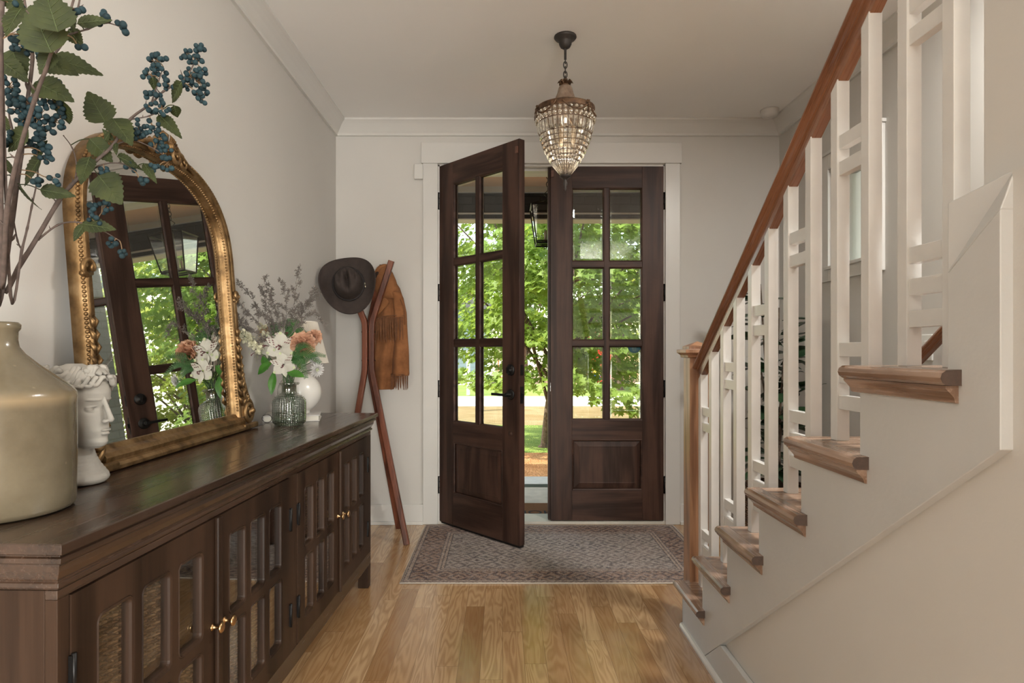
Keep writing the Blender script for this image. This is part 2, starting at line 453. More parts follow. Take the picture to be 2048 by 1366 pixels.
b.box(.09, .13, WY0, WY0 + .03, WZ0, WZ1); b.box(.09, .13, WY1 - .03, WY1, WZ0, WZ1); b.box(.09, .13, WY0, WY1, WZ1 - .03, WZ1); b.box(.09, .13, WY0, WY1, WZ0, WZ0 + .03)
b.build('window_frame', M['trim'], w1, bevel=.001)
b = MB(); b.box(.108, .112, WY0 + .03, WY1 - .03, WZ0 + .03, WZ1 - .03); b.build('window_glass', M['glass'], w1)

# ---------------------------------------------------------------- front doors
DW, DH, DT = .772, 2.417, .045
GX = [(.146, .372), (.406, .626)]
GZ = [(.686, 1.191), (1.229, 1.730), (1.769, 2.271)]
def door_leaf(name, label):
    """local: x from the hinge to the free edge, y=0 the face towards the hall, z up"""
    t = empty(name); struct(t, label)
    b = MB()
    g0, g1 = GX[0][0], GX[1][1]
    b.m = 0
    b.box(0, g0, 0, DT, 0, DH); b.box(g1, DW, 0, DT, 0, DH)
    b.box(GX[0][1], GX[1][0], .004, DT - .004, GZ[0][0], GZ[2][1])
    b.m = 1
    b.box(g0, g1, 0, DT, GZ[2][1], DH); b.box(g0, g1, 0, DT, .554, GZ[0][0]); b.box(g0, g1, 0, DT, 0, .206)
    for zz in ((GZ[0][1], GZ[1][0]), (GZ[1][1], GZ[2][0])):
        b.box(g0, g1, .005, DT - .005, *zz)
    for (x0, x1) in GX:
        for (z0, z1) in GZ:
            for yy, s in ((.003, 1), (DT - .003, -1)):
                b.frame(x0, x1, z0, z1, [(0, yy), (.004, yy + s * .002), (.008, yy + s * .008), (.009, yy + s * .015), (0, yy + s * .015)])
    for yy, s in ((0.0, 1), (DT, -1)):
        b.frame(g0, g1, .206, .554, [(0, yy), (.003, yy - s * .002), (.010, yy + s * .001), (.014, yy + s * .009), (0, yy + s * .012)])
    fr = b.build('door_frame', [M['door_v'], M['door_h']], t, bevel=.0015)
    b = MB()
    for yy, s in ((.012, 1), (DT - .012, -1)):
        b.frame(g0 + .01, g1 - .01, .216, .544, [(0, yy + s * .006), (.004, yy), (.040, yy - s * .008), (.044, yy - s * .007)])
        b.add([(g0 + .054, yy - s * .007, .26), (g1 - .054, yy - s * .007, .26), (g1 - .054, yy - s * .007, .50), (g0 + .054, yy - s * .007, .50)], [(0, 1, 2, 3)])
    b.build('raised_panel', M['door_v'], t, recalc=True)
    for (x0, x1) in GX:
        for (z0, z1) in GZ:
            b = MB(); b.m = 0
            b.box(x0 + .020, x1 - .020, .019, .026, z0 + .020, z1 - .020)
            b.m = 1
            b.frame(x0 + .002, x1 - .002, z0 + .002, z1 - .002, [(0, .0215), (.0185, .0185)])
            b.frame(x0 + .002, x1 - .002, z0 + .002, z1 - .002, [(0, .0235), (.0185, .0265)])
            b.build('glass_pane', [M['glass'], M['glass_bevel']], t)
    return t
def hinges(t, xs, mirror=1):
    for z in (.245, .90, 1.555, 2.20 - .02):
        b = MB()
        b.tube([(xs, -.006, z - .055), (xs, -.006, z + .055)], .0075, 10)
        for q in (-.056, -.02, .02, .056): b.tube([(xs, -.006, z + q - .002), (xs, -.006, z + q + .002)], .009, 10)
        b.box(min(xs, xs + mirror * .012), max(xs, xs + mirror * .012), -.003, .002, z - .05, z + .05)
        b.build('hinge', M['black'], t)
lf = door_leaf('door_1', 'dark walnut glazed front door leaf, swung open into the hall')
lf.location = (-.430, YB - .002, .023); lf.rotation_euler = (0, 0, -math.radians(46.7))
hinges(lf, -.006, -1)
# lever handle, dead bolt, latch plates
b = MB()
hz = .895; hx = .700
Mx = Matrix.Translation((hx, 0, hz)) @ Matrix.Rotation(PI / 2, 4, 'X')
b.lathe([(0, .0), (.032, .0), (.033, .004), (.030, .010), (.014, .013), (.012, .048), (0, .048)], 28, M=Mx)
b.sweep([(hx + .004, -.052, hz), (hx - .03, -.054, hz), (hx - .07, -.052, hz + .001), (hx - .118, -.048, hz)], [(-.006, -.008), (.006, -.008), (.006, .008), (-.006, .008)])
b.build('door_handle', M['black'], lf, bevel=.002)
b = MB()
Mx = Matrix.Translation((hx, 0, 1.042)) @ Matrix.Rotation(PI / 2, 4, 'X')
b.lathe([(0, 0), (.034, 0), (.035, .005), (.027, .012), (.012, .013), (.011, .02), (0, .02)], 28, M=Mx)
b.box(hx - .005, hx + .005, -.034, -.018, 1.042 - .018, 1.042 + .018)
b.build('deadbolt', M['black'], lf)
b = MB()
b.box(DW - .001, DW + .0015, .008, .036, hz - .05, hz + .05); b.box(DW - .001, DW + .0015, .010, .034, 1.012, 1.075); b.box(DW, DW + .010, .014, .030, hz - .012, hz + .012)
b.build('latch_plate', M['black'], lf)
b = MB(); b.box(DW - .026, DW - .008, -.010, 0, DH - .085, DH - .045); b.build('door_sensor', flat('brown_plastic', (.13, .055, .035), .4), lf, bevel=.002)
b = MB(); Mx = Matrix.Translation((hx, 0, .66)) @ Matrix.Rotation(PI / 2, 4, 'X'); b.lathe([(0, 0), (.014, 0), (.013, .004), (0, .005)], 20, M=Mx); b.build('plug_cap', M['door_v'], lf)
b = MB(); b.box(.004, DW - .003, .004, DT - .004, -.012, 0); b.build('door_sweep', M['black'], lf)

rt = door_leaf('door_2', 'dark walnut glazed front door leaf, closed')
# mirrored by turning the leaf round: hinge on the right
rt.location = (1.100, YB + DT - .002, .023); rt.rotation_euler = (0, 0, PI)
for z in (.245, .90, 1.555, 2.18):
    b = MB()
    b.tube([(-.006, DT + .006, z - .055), (-.006, DT + .006, z + .055)], .0075, 10)
    for q in (-.056, -.02, .02, .056): b.tube([(-.006, DT + .006, z + q - .002), (-.006, DT + .006, z + q + .002)], .009, 10)
    b.build('hinge', M['black'], rt)
b = MB(); b.box(DW, DW + .016, -.012, DT * .5, 0, DH); b.box(DW - .02, DW + .016, -.014, 0, 0, DH)
b.build('astragal', M['door_v'], rt, bevel=.001)
b = MB(); b.box(DW - .022, DW - .002, DT, DT + .012, DH - .075, DH - .03); b.build('door_sensor', flat('brown_plastic_b', (.13, .055, .035), .4), rt, bevel=.002)
b = MB(); b.box(DW - .001, DW + .001, DT * .5, DT - .004, .88, .94); b.build('strike_plate', flat('steel', (.6, .6, .6), .3, 1), rt)
# round blue sticker on the closed leaf's pane
stk = empty('round_sticker', (.904, YB + .0185, 1.213), (PI / 2, 0, 0))
tag(stk, 'small round teal sticker on the glass of the closed front door', 'sticker')
b = MB(); b.lathe([(0, 0), (.047, 0), (.047, .001), (0, .001)], 40); b.build('disc', flat('teal_vinyl', (.015, .115, .17), .5), stk)
b = MB()
for y, w in ((.022, .030), (.016, .024), (-.031, .013)): b.box(-w, w, y - .0012, y + .0012, .001, .0014)
for q in (-.012, -.004, .004): b.box(-.010, .010, q - .001, q + .001, .001, .0014)
b.box(-.012, -.0105, -.022, .012, .001, .0014); b.box(.0105, .012, -.022, .012, .001, .0014); b.box(-.012, .012, -.023, -.0215, .001, .0014)
b.build('sticker_print', flat('sticker_print_gold', (.20, .26, .16), .5), stk)

# ---------------------------------------------------------------- small wall and ceiling fittings
b = MB(); b.box(-.031, .031, -.032, 0, -.052, .052)
o = b.build('door_chime', M['trim'], bevel=.006, seg=3, loc=(-.574, YB, 2.398 + .0)); tag(o, 'small white plastic sensor box on the wall left of the door header', 'sensor')
o.location = ((838 - VPX) / 293, YB, CAM_Z + (VPY - 345) / 293)
sm = empty('smoke_detector', (1.735, 4.06, ZC)); tag(sm, 'round white smoke detector on the ceiling near the right corner', 'smoke detector')
b = MB(); b.lathe([(0, 0), (.058, 0), (.058, -.008), (.055, -.012), (.054, -.028), (.046, -.044), (0, -.048)], 36); b.build('detector_body', M['trim'], sm)
b = MB(); b.lathe([(0, -.0475), (.010, -.0475), (.010, -.051), (0, -.051)], 16); b.build('test_button', M['white_ext'], sm)
ot = empty('wall_outlet', (XR, 2.80, 1.195)); tag(ot, 'white wall outlet and switch plate on the right wall behind the balusters', 'wall outlet')
b = MB(); b.box(-.008, 0, -.06, .06, -.058, .058); b.build('cover_plate', M['trim'], ot, bevel=.003)
b = MB()
for z in (-.022, .022): b.box(-.011, -.008, .012, .045, z - .014, z + .014)
b.box(-.016, -.008, -.035, -.02, -.03, .03)
b.build('socket', M['white_ext'], ot, bevel=.002)
b = MB()
for z in (-.022, .022):
    b.box(-.0115, -.0108, .022, .025, z - .006, z + .004); b.box(-.0115, -.0108, .032, .035, z - .006, z + .004)
b.build('slot', M['black'], ot)

# ---------------------------------------------------------------- staircase
RISE, RUN = .1915, .2656
Y1 = 2.702                        # front edge of the first tread nosing
XS = .770                         # face of the stringer
XE = XR - .002
st = empty('staircase', (XS, Y1, 0)); tag(st, 'white stringered oak tread staircase rising from the door towards the camera', 'staircase')
def SB(): return MB()
def yk(k): return Y1 - RUN * (k - 1)          # nosing front of tread k (1..)
def rk(k): return yk(k) - .027                # riser face of step k
def loc_build(b, name, mat, **kw):
    b.v = [(x - XS, y - Y1, z) for x, y, z in b.v]
    return b.build(name, mat, st, **kw)
NT_ = 6
# closed side: stringer board (stepped above, sloping below)
poly = [(rk(1), .0)]
for k in range(1, 7):
    poly += [(rk(k), k * RISE - .028), (rk(k + 1), k * RISE - .028)]
poly += [(rk(7), 1.436 - .122), (.967, 1.400), (.967, 1.027), (2.395, .0095), (2.395, 0)]
b = SB(); b.prism(poly, 'x', XS, XS + .022)
loc_build(b, 'stringer', M['stairwhite'], bevel=.0015)
# sloping top block where the stringer meets the wall
b = SB()
vs = [(XS, rk(7), 1.314), (XS, .967, 1.400), (XS + .0, rk(7) , 1.436), (XS + .024, .967, 1.462),
      (XS + .06, rk(7), 1.314), (XS + .06, .967, 1.400), (XS + .06, rk(7), 1.440), (XS + .06, .967, 1.464)]
b.add(vs, [(0, 1, 3, 2), (4, 6, 7, 5), (0, 2, 6, 4), (1, 5, 7, 3), (2, 3, 7, 6), (0, 4, 5, 1)])
loc_build(b, 'stringer_cap', M['stairwhite'], bevel=.002)
for k in range(1, 8):
    b = SB(); z1 = k * RISE - .028; z0 = (k - 1) * RISE
    b.box(XS + .022, XE, rk(k) - .018, rk(k), z0 + (.0 if k > 1 else 0), z1)
    b.box(XS, XS + .022, rk(k) - .004, rk(k), z0, z1) if k == 1 else None
    loc_build(b, 'riser', M['stairwhite'])
def nose_prof(th=.028, r=.012):
    return None
for k in range(1, 7):
    zt = k * RISE; zb = zt - .028
    b = SB(); b.box(XS + .012, XE, rk(k + 1) - .0, yk(k) - .012, zb, zt)
    tr = loc_build(b, 'tread', M['oak_tread'], bevel=.001)
    # rounded front nosing along x and return nosing along y (outside the stringer)
    xo = .735
    hp = [(0, 0), (.010, .001), (.017, .006), (.019, .014), (.017, .022), (.010, .027), (0, .028)]
    b = SB(); b.prism([(yk(k) - .019 + a, zb + q) for a, q in hp], 'x', xo + .006, XE)
    b.v = [(x - XS, y - Y1, z) for x, y, z in b.v]; b.build('nosing', M['oak_tread'], tr, bevel=.0006)
    ye = yk(k) - .325
    op = [(XS + .012, 0), (xo + .010, .001), (xo + .003, .006), (xo, .014), (xo + .003, .022), (xo + .010, .027), (XS + .012, .028)]
    b = SB(); b.prism([(x, zb + q) for x, q in op], 'y', ye, yk(k) - .002)
    b.v = [(x - XS, y - Y1, z) for x, y, z in b.v]; b.build('return_nosing', M['oak_nose'], tr, bevel=.0008)
    # end block, darker end grain turned to the camera
    b = SB(); b.prism([(x, zb + q) for x, q in op], 'y', ye - .0012, ye)
    b.v = [(x - XS, y - Y1, z) for x, y, z in b.v]; b.build('end_grain', flat('oak_end_grain' + str(k), (.075, .045, .032), .6, var=.2, nscale=90), tr)
    # cove mould under the nosing
    cv = [(XS + .001, 0), (XS - .022, 0), (XS - .022, -.005), (XS - .015, -.012), (XS - .008, -.020), (XS - .006, -.028), (XS - .003, -.030), (XS + .001, -.030)]
    b = SB(); b.prism([(x, zb + q) for x, q in cv], 'y', ye + .006, yk(k) - .003)
    b.prism([(rk(k) + (XS - x), zb + q) for x, q in cv], 'x', XS - .004, XE)
    b.v = [(x - XS, y - Y1, z) for x, y, z in b.v]; b.build('cove_mould', M['oak_nose'], tr)
# upper part of the flight, behind the wall
for k in range(7, 14):
    zt = k * RISE
    b = SB(); b.box(.935, XE, rk(k + 1), yk(k), zt - .028, zt); loc_build(b, 'tread', M['oak_tread'], bevel=.001)
    b = SB(); b.box(.935, XE, rk(k) - .018, rk(k), (k - 1) * RISE, zt - .028); loc_build(b, 'riser', M['stairwhite']) if k > 7 else None
# walls below and beside the flight
b = MB()
b.prism([(-1.4, 0), (2.402, 0), (2.402, .004), (.9685, 1.032), (.9685, 1.46), (-1.4, 1.46)], 'x', .790, .86)
struct(b.build('wall_understairs', M['wall'], bevel=.0))
struct(B('wall_stairs', M['wall'], (.83, .93, -1.4, rk(7) - .004, 1.40, ZC)))
b = MB(); b.prism([(-1.4, 0), (2.394, 0), (2.394, .009), (2.212, .139), (-1.4, .139)], 'x', .770, .789)
struct(b.build('baseboard_stairs', M['stairwhite'], bevel=.003))
b = MB(); b.prism([(.770, 0), (.757, 0), (.757, .010), (.762, .018), (.770, .020)], 'y', -1.4, rk(1) + .0)
struct(b.build('trim_5', M['trim']), 'white shoe moulding along the foot of the staircase')
b = MB(); b.prism([(2.71, .0), (2.71, .16), (2.66, .30), (1.10, 1.44), (1.10, .9), (2.1, .0)], 'x', XR - .018, XR - .003)
struct(b.build('trim_6', M['stairwhite']), 'white skirt board of the stairs on the right wall')

# ---------------------------------------------------------------- railing: newel, rail, balusters
rl = empty('stair_railing', (.85, 2.70, 0)); tag(rl, 'white paired baluster stair railing with oak newel and brown handrail', 'stair railing')
def RB(b, name, mat, parent=rl, **kw):
    b.v = [(x - .85, y - 2.70, z) for x, y, z in b.v]
    return b.build(name, mat, parent, **kw)
nx0, nx1, ny0, ny1 = .802, .894, 2.676, 2.768
b = MB(); b.box(nx0, nx1, ny0, ny1, .0, 1.155)
nw = RB(b, 'newel_post', M['oak_post'], bevel=.002)
b = MB()
ncx, ncy = (nx0 + nx1) / 2, (ny0 + ny1) / 2
def sq(h, z): return [(ncx - h, ncy - h, z), (ncx + h, ncy - h, z), (ncx + h, ncy + h, z), (ncx - h, ncy + h, z)]
ls = [(.046, 1.150), (.056, 1.152), (.058, 1.162), (.064, 1.168), (.070, 1.172), (.070, 1.186), (.050, 1.188), (.050, 1.200), (.001, 1.222)]
vs = []; fs = []
for h, z in ls: vs += sq(h, z)
for i in range(len(ls) - 1):
    for j in range(4): fs.append((i * 4 + j, i * 4 + (j + 1) % 4, (i + 1) * 4 + (j + 1) % 4, (i + 1) * 4 + j))
fs.append((0, 1, 2, 3)); b.add(vs, fs)
RB(b, 'newel_cap', M['oak_post'], nw, bevel=.0012)
SL = RISE / RUN
def ztop(y): return 1.300 + SL * (2.427 - y)
cosS = 1 / math.hypot(1, SL)
xc = .844
capp = [(-.012, -.034), (.012, -.034), (.016, -.030), (.018, -.024), (.027, -.022), (.033, -.014), (.031, -.006), (.020, -.001), (0, .000), (-.020, -.001), (-.031, -.006), (-.033, -.014), (-.027, -.022), (-.018, -.024), (-.016, -.030)]
ya, yb_ = 2.674, 1.085
b = MB(); b.sweep([(xc, ya, ztop(ya)), (xc, yb_, ztop(yb_))], [(a, q) for a, q in capp], smooth=False)
hr = RB(b, 'handrail', M['rail'], bevel=.0015)
b = MB(); b.sweep([(xc, ya, ztop(ya)), (xc, yb_, ztop(yb_))], [(-.013, -.070), (.013, -.070), (.013, -.034), (-.013, -.034)])
RB(b, 'rail_fillet', M['rail'], hr, bevel=.001)
bx0, bx1 = .828, .859
for k in range(12):
    yn = 2.612 - .1332 * k; yf = yn + .031
    tk = k // 2 + 1; zb = tk * RISE
    yt = lambda y: ztop(y) - .070 / cosS + .004
    b = MB()
    zn, zf = yt(yn), yt(yf)
    vs = [(bx0, yn, zb), (bx1, yn, zb), (bx1, yf, zb), (bx0, yf, zb), (bx0, yn, zn), (bx1, yn, zn), (bx1, yf, zf), (bx0, yf, zf)]
    b.add(vs, [(0, 3, 2, 1), (4, 5, 6, 7), (0, 1, 5, 4), (1, 2, 6, 5), (2, 3, 7, 6), (3, 0, 4, 7)])
    bal = RB(b, 'baluster', M['balu'], bevel=.0012)
    if k % 2 == 0:
        y2 = yn - .1332 + .031
        for dz in (.755, .690, .243, .178, .113):
            b = MB(); b.box(bx0 + .005, bx1 - .005, y2 - .001, yn + .001, zb + dz - .034, zb + dz)
            b.v = [(x - .85, y - 2.70, z) for x, y, z in b.v]
            b.build('rung', M['balu'], bal, bevel=.001)
# second handrail on the right wall
wr = empty('wall_handrail', (XR - .06, 2.74, 1.15)); tag(wr, 'brown handrail fixed to the right wall above the stairs', 'handrail')
b = MB(); b.sweep([(0, .02, .0), (0, -1.66, 1.68 * SL)], [(a, q) for a, q in capp]); b.build('rail_bar', M['rail'], wr, bevel=.0015)
b = MB()
for t in (.25, 1.4): b.tube([(0, -t, t * SL - .03), (.02, -t, t * SL - .06), (.06, -t, t * SL - .065)], .006, 8); b.lathe([(0, 0), (.03, 0), (.03, .006), (0, .006)], 20, M=Matrix.Translation((.054, -t, t * SL - .065)) @ Matrix.Rotation(PI / 2, 4, 'Y'))
b.build('bracket', M['black'], wr)

# ---------------------------------------------------------------- rug
def rug_mat(w, d):
    m = NT('faded_rug')
    s = m.node('SeparateXYZ', {0: m.co()})
    ax = m.math('ABSOLUTE', s.outputs[0]); ay = m.math('ABSOLUTE', s.outputs[1])
    e = m.math('MINIMUM', m.math('SUBTRACT', w / 2, ax), m.math('SUBTRACT', d / 2, ay))    # distance to the edge
    warp = m.noise(m.co(), 22, 3)
    def motif(sc, seed):
        sc *= .8
        v = m.node('TexVoronoi', {'Vector': m.map((sc, sc, 1), loc=(seed, seed, 0)), 'Scale': 1.0, 'Randomness': .35}, distance='MANHATTAN')
        a = m.math('ADD', m.math('MULTIPLY', v.outputs['Distance'], 13), m.math('MULTIPLY', warp, 7))
        return m.math('MULTIPLY_ADD', m.math('SINE', a), .5, .5)
    m1 = motif(13, 3); m2 = motif(26, 7); m3 = motif(7, 1)
    field = m.mix(m1, (.085, .07, .07), (.42, .36, .305))
    field = m.mix(m.math('MULTIPLY', m2, .45), field, (.12, .115, .14))
    field = m.mix(m.math('MULTIPLY', m3, .25), field, (.40, .34, .28))
    band = m.mix(m1, (.028, .028, .038), (.33, .23, .17))
    band = m.mix(m.math('MULTIPLY', m2, .5), band, (.20, .105, .075))
    guard = m.mix(m2, (.22, .165, .14), (.46, .36, .28))
    def step(a, b_): # 1 when e in [a,b]
        return m.math('MULTIPLY', m.math('GREATER_THAN', e, a), m.math('LESS_THAN', e, b_))
    col = field
    col = m.mix(step(.0, .205), col, guard)
    col = m.mix(step(.036, .165), col, band)
    for a in (.033, .163, .183, .203, .010): col = m.mix(m.math('MULTIPLY', step(a, a + .007), .8), col, (.05, .045, .055))
    wear = m.noise(m.co(), 3.2, 5, .65)
    col = m.mix(m.ramp(wear, [(.38, (0, 0, 0)), (.72, (.45, .45, .45))]), col, (.36, .285, .25))
    ang = m.noise(m.map((1, 1, 1)), 46, 4, .7)
    thr = m.noise(m.map((30, 420, 1)), 1.0, 2); thr2 = m.noise(m.map((420, 30, 1)), 1.0, 2)
    th = m.math('ADD', m.math('ADD', thr, thr2), ang)
    col = m.mix(m.ramp(m.math('MULTIPLY', th, .5), [(.74, (0, 0, 0)), (.98, (.65, .65, .65))]), col, (.60, .56, .53))
    col = m.mix(m.ramp(m.math('MULTIPLY', th, .5), [(.52, (.7, .7, .7)), (.70, (0, 0, 0))]), col, (.055, .055, .075))
    m.set(base=col, rough=.9, spec=.1, normal=m.bump(th, .3, .001))
    return m.mat
RX0, RX1, RY0, RY1 = -.520, 1.150, 3.165, 4.215
rw, rd = RX1 - RX0, RY1 - RY0
rug = empty('area_rug', ((RX0 + RX1) / 2, (RY0 + RY1) / 2, 0)); tag(rug, 'faded grey and brown oriental pattern rug in front of the doors', 'rug')
b = MB(); b.box(-rw / 2 + .004, rw / 2 - .004, -rd / 2 + .004, rd / 2 - .004, .0005, .0075)
b.build('rug_field', rug_mat(rw, rd), rug, bevel=.002)
b = MB(); b.tube([(-rw / 2, -rd / 2, .004), (rw / 2, -rd / 2, .004), (rw / 2, rd / 2, .004), (-rw / 2, rd / 2, .004)], .0038, 6, closed=True, smooth=True)
b.build('binding', flat('rug_binding', (.50, .45, .39), .9, bump=.5, bscale=300), rug)
# ---------------------------------------------------------------- outside: porch
PZ = -.045
struct(B('porch_floor', M['conc'], (-6, 5, YB + WT, 5.62, -.35, PZ)))
o = struct(B('porch_edge', M['brick'], (-6, 5, 5.62, 5.74, -.45, PZ + .002)))
struct(B('porch_coping', M['coping'], (-6, 5, 5.74, 6.08, -.45, PZ + .004)))
struct(B('porch_ceiling', M['porchceil'], (-6, 5, YB + WT, 6.4, 2.745, 2.9)))
struct(B('porch_roof', M['white_ext'], (-6.4, 5.4, -5, 6.9, 2.98, 3.2)))
b = MB(); b.box(-6, 5, 5.98, 6.15, 2.445, 2.745); pb = struct(b.build('porch_beam', M['brick']))
b = MB(); b.box(-6, 5, 5.94, 5.98, 2.69, 2.745); b.box(-6, 5, 5.965, 5.98, 2.485, 2.50); b.box(-6, 5, 5.97, 6.16, 2.435, 2.445)
b.box(-6, 5, YB + WT, YB + WT + .05, 2.69, 2.745)
struct(b.build('trim_7', M['white_ext']), 'cream mouldings of the porch beam and ceiling')
struct(B('wall_facade', M['brick'], (-6, OX0 - .10, YB + WT, YB + WT + .11, -.4, 3.0), (OX1 + .10, 5, YB + WT, YB + WT + .11, -.4, 3.0), (OX0 - .10, OX1 + .10, YB + WT, YB + WT + .11, 2.56, 3.0)))
b = MB(); b.box(OX0 - .10, OX0, YB + WT, YB + WT + .13, PZ, 2.56); b.box(OX1, OX1 + .10, YB + WT, YB + WT + .13, PZ, 2.56); b.box(OX0, OX1, YB + WT, YB + WT + .13, OZ1, 2.56)
struct(b.build('trim_8', M['white_ext']), 'outer casing of the front doors')
struct(B('wall_porch', M['brick'], (1.62, 1.95, YB + WT + .11, 6.1, -.4, 2.745)))
b = MB(); b.box(1.59, 1.62, YB + WT + .11, 6.1, 2.66, 2.745)
struct(b.build('trim_9', M['white_ext']), 'white crown on the porch side wall')
for x in (-2.6,):
    b = MB(); b.box(x - .25, x + .25, 5.86, 6.16, PZ, 2.445); struct(b.build('porch_pier', M['brick']))
# door mat
mt = empty('door_mat', (.10, 4.745, PZ)); tag(mt, 'brown coir door mat with black lettering outside the open door', 'door mat')
b = MB(); b.box(-.38, .38, -.23, .23, .001, .016)
mm = NT('coir'); nn = mm.noise(mm.co(), 240, 3, .7)
mm.set(base=mm.ramp(nn, [(.3, (.11, .045, .018)), (.7, (.30, .15, .07))]), rough=.95, spec=.1, normal=mm.bump(nn, 1.0, .004))
b.build('mat_field', mm.mat, mt, bevel=.003)
fc = bpy.data.curves.new('mat_lettering', 'FONT'); fc.body = 'HOME'; fc.size = .140; fc.align_x = 'CENTER'; fc.align_y = 'CENTER'; fc.extrude = .0006
tmp = bpy.data.objects.new('mat_lettering', fc); COL.objects.link(tmp)
dg = bpy.context.evaluated_depsgraph_get(); dg.update()
tme = bpy.data.meshes.new_from_object(tmp.evaluated_get(dg)); bpy.data.objects.remove(tmp)
tme.materials.clear(); tme.materials.append(flat('mat_black_print', (.012, .010, .010), .95))
o = bpy.data.objects.new('lettering', tme); COL.objects.link(o); o.parent = mt; o.location = (.105, -.055, .0168); o.rotation_euler = (0, 0, PI)
# porch lantern
ln = empty('porch_lantern', (.370, 5.12, 2.745)); tag(ln, 'black metal tapered lantern with glass sides hanging on the porch', 'lantern')
b = MB(); b.lathe([(0, 0), (.06, 0), (.055, -.015), (.02, -.03), (0, -.03)], 24); b.build('canopy', M['black'], ln)
for i in range(7):
    z = -.035 - i * .033
    c = [(math.cos(a) * .011 * (1 if i % 2 else 0), math.cos(a) * .011 * (0 if i % 2 else 1), z + math.sin(a) * .021) for a in [2 * PI * q / 12 for q in range(12)]]
    b = MB(); b.tube(c, .0028, 6, closed=True); b.build('chain_link', M['black'], ln)
zt, ht, hb = -.385, .137, .095
def lring(b, h, z, r=.006): b.tube([(h, h, z), (-h, h, z), (-h, -h, z), (h, -h, z)], r, 4, closed=True, smooth=False)
b = MB(); b.tube([(0, 0, -.250), (.03, 0, -.280), (0, 0, -.310), (-.03, 0, -.280)], .004, 6, closed=True)
b.tube([(0, 0, -.305), (0, 0, -.345)], .006, 8)
lring(b, ht, zt, .008); lring(b, hb, zt - .305, .008); lring(b, hb - .004, zt - .29, .005)
for sx in (1, -1):
    for sy in (1, -1):
        b.tube([(sx * ht, sy * ht, zt), (sx * hb, sy * hb, zt - .305)], .006, 6); b.tube([(sx * ht, sy * ht, zt), (0, 0, -.325)], .005, 6)
b.build('lantern_cage', M['black'], ln)
b = MB()
for a in range(4):
    R = Matrix.Rotation(a * PI / 2, 3, 'Z')
    b.add([R @ Vector(p) for p in ((-ht, ht, zt), (ht, ht, zt), (hb, hb, zt - .305), (-hb, hb, zt - .305))], [(0, 1, 2, 3)])
b.build('glass_sides', glass_pane('lantern_glass', (.9, .91, .88), 1.5, .05), ln)
b = MB()
for a in range(3):
    x, y = .035 * math.cos(a * 2.1), .035 * math.sin(a * 2.1)
    b.tube([(x, y, zt - .28), (x, y, zt - .20)], .010, 10); b.tube([(0, 0, zt - .295), (x, y, zt - .28)], .004, 6)
b.tube([(0, 0, -.325), (0, 0, zt - .30)], .004, 6)
b.build('candle_cluster', flat('candle_sleeve', (.30, .27, .22), .5), ln)

# ---------------------------------------------------------------- ground, road
GZ_ = -.35
def ground(name, y0, y1, mat, x0=-40, x1=60, z=GZ_):
    b = MB(); b.box(x0, x1, y0, y1, z - .2, z); return b.build(name, mat)
def grass_mat(name, c1, c2, c3, sc=3):
    m = NT(name); n = m.noise(m.co(), sc, 6, .7); n2 = m.noise(m.map((1, .35, 1)), 40, 3, .7)
    m.set(base=m.mix(m.ramp(n2, [(.35, (0, 0, 0)), (.7, (.7, .7, .7))]), m.ramp(n, [(.38, c1), (.62, c2)]), c3), rough=.9, spec=.1, normal=m.bump(n2, 1, .03)); return m.mat
M['grass'] = grass_mat('lawn_grass', (.09, .17, .03), (.17, .25, .05), (.26, .33, .09))
M['straw'] = grass_mat('pine_straw', (.40, .20, .09), (.58, .34, .17), (.25, .12, .05), 5)
M['dirt'] = grass_mat('dry_verge', (.24, .14, .075), (.34, .24, .15), (.16, .20, .06), 1.2)
M['grass2'] = grass_mat('verge_grass', (.12, .22, .04), (.22, .32, .08), (.30, .36, .12), 2)
struct(ground('ground_straw', 6.08, 9.4, M['straw']))
struct(ground('ground_lawn', 9.4, 12.9, M['grass']))
struct(ground('ground_verge', 12.9, 17.3, M['dirt']))
struct(ground('ground_road', 17.3, 21.0, flat('pale_road', (.60, .585, .565), .8, var=.08, nscale=1.2), z=GZ_ + .01))
struct(ground('ground_roadside', 21.0, 29.0, M['grass2']))
struct(ground('ground_far', 29.0, 140.0, flat('far_yard', (.50, .36, .24), .9, var=.3, nscale=.3), -120, 160))

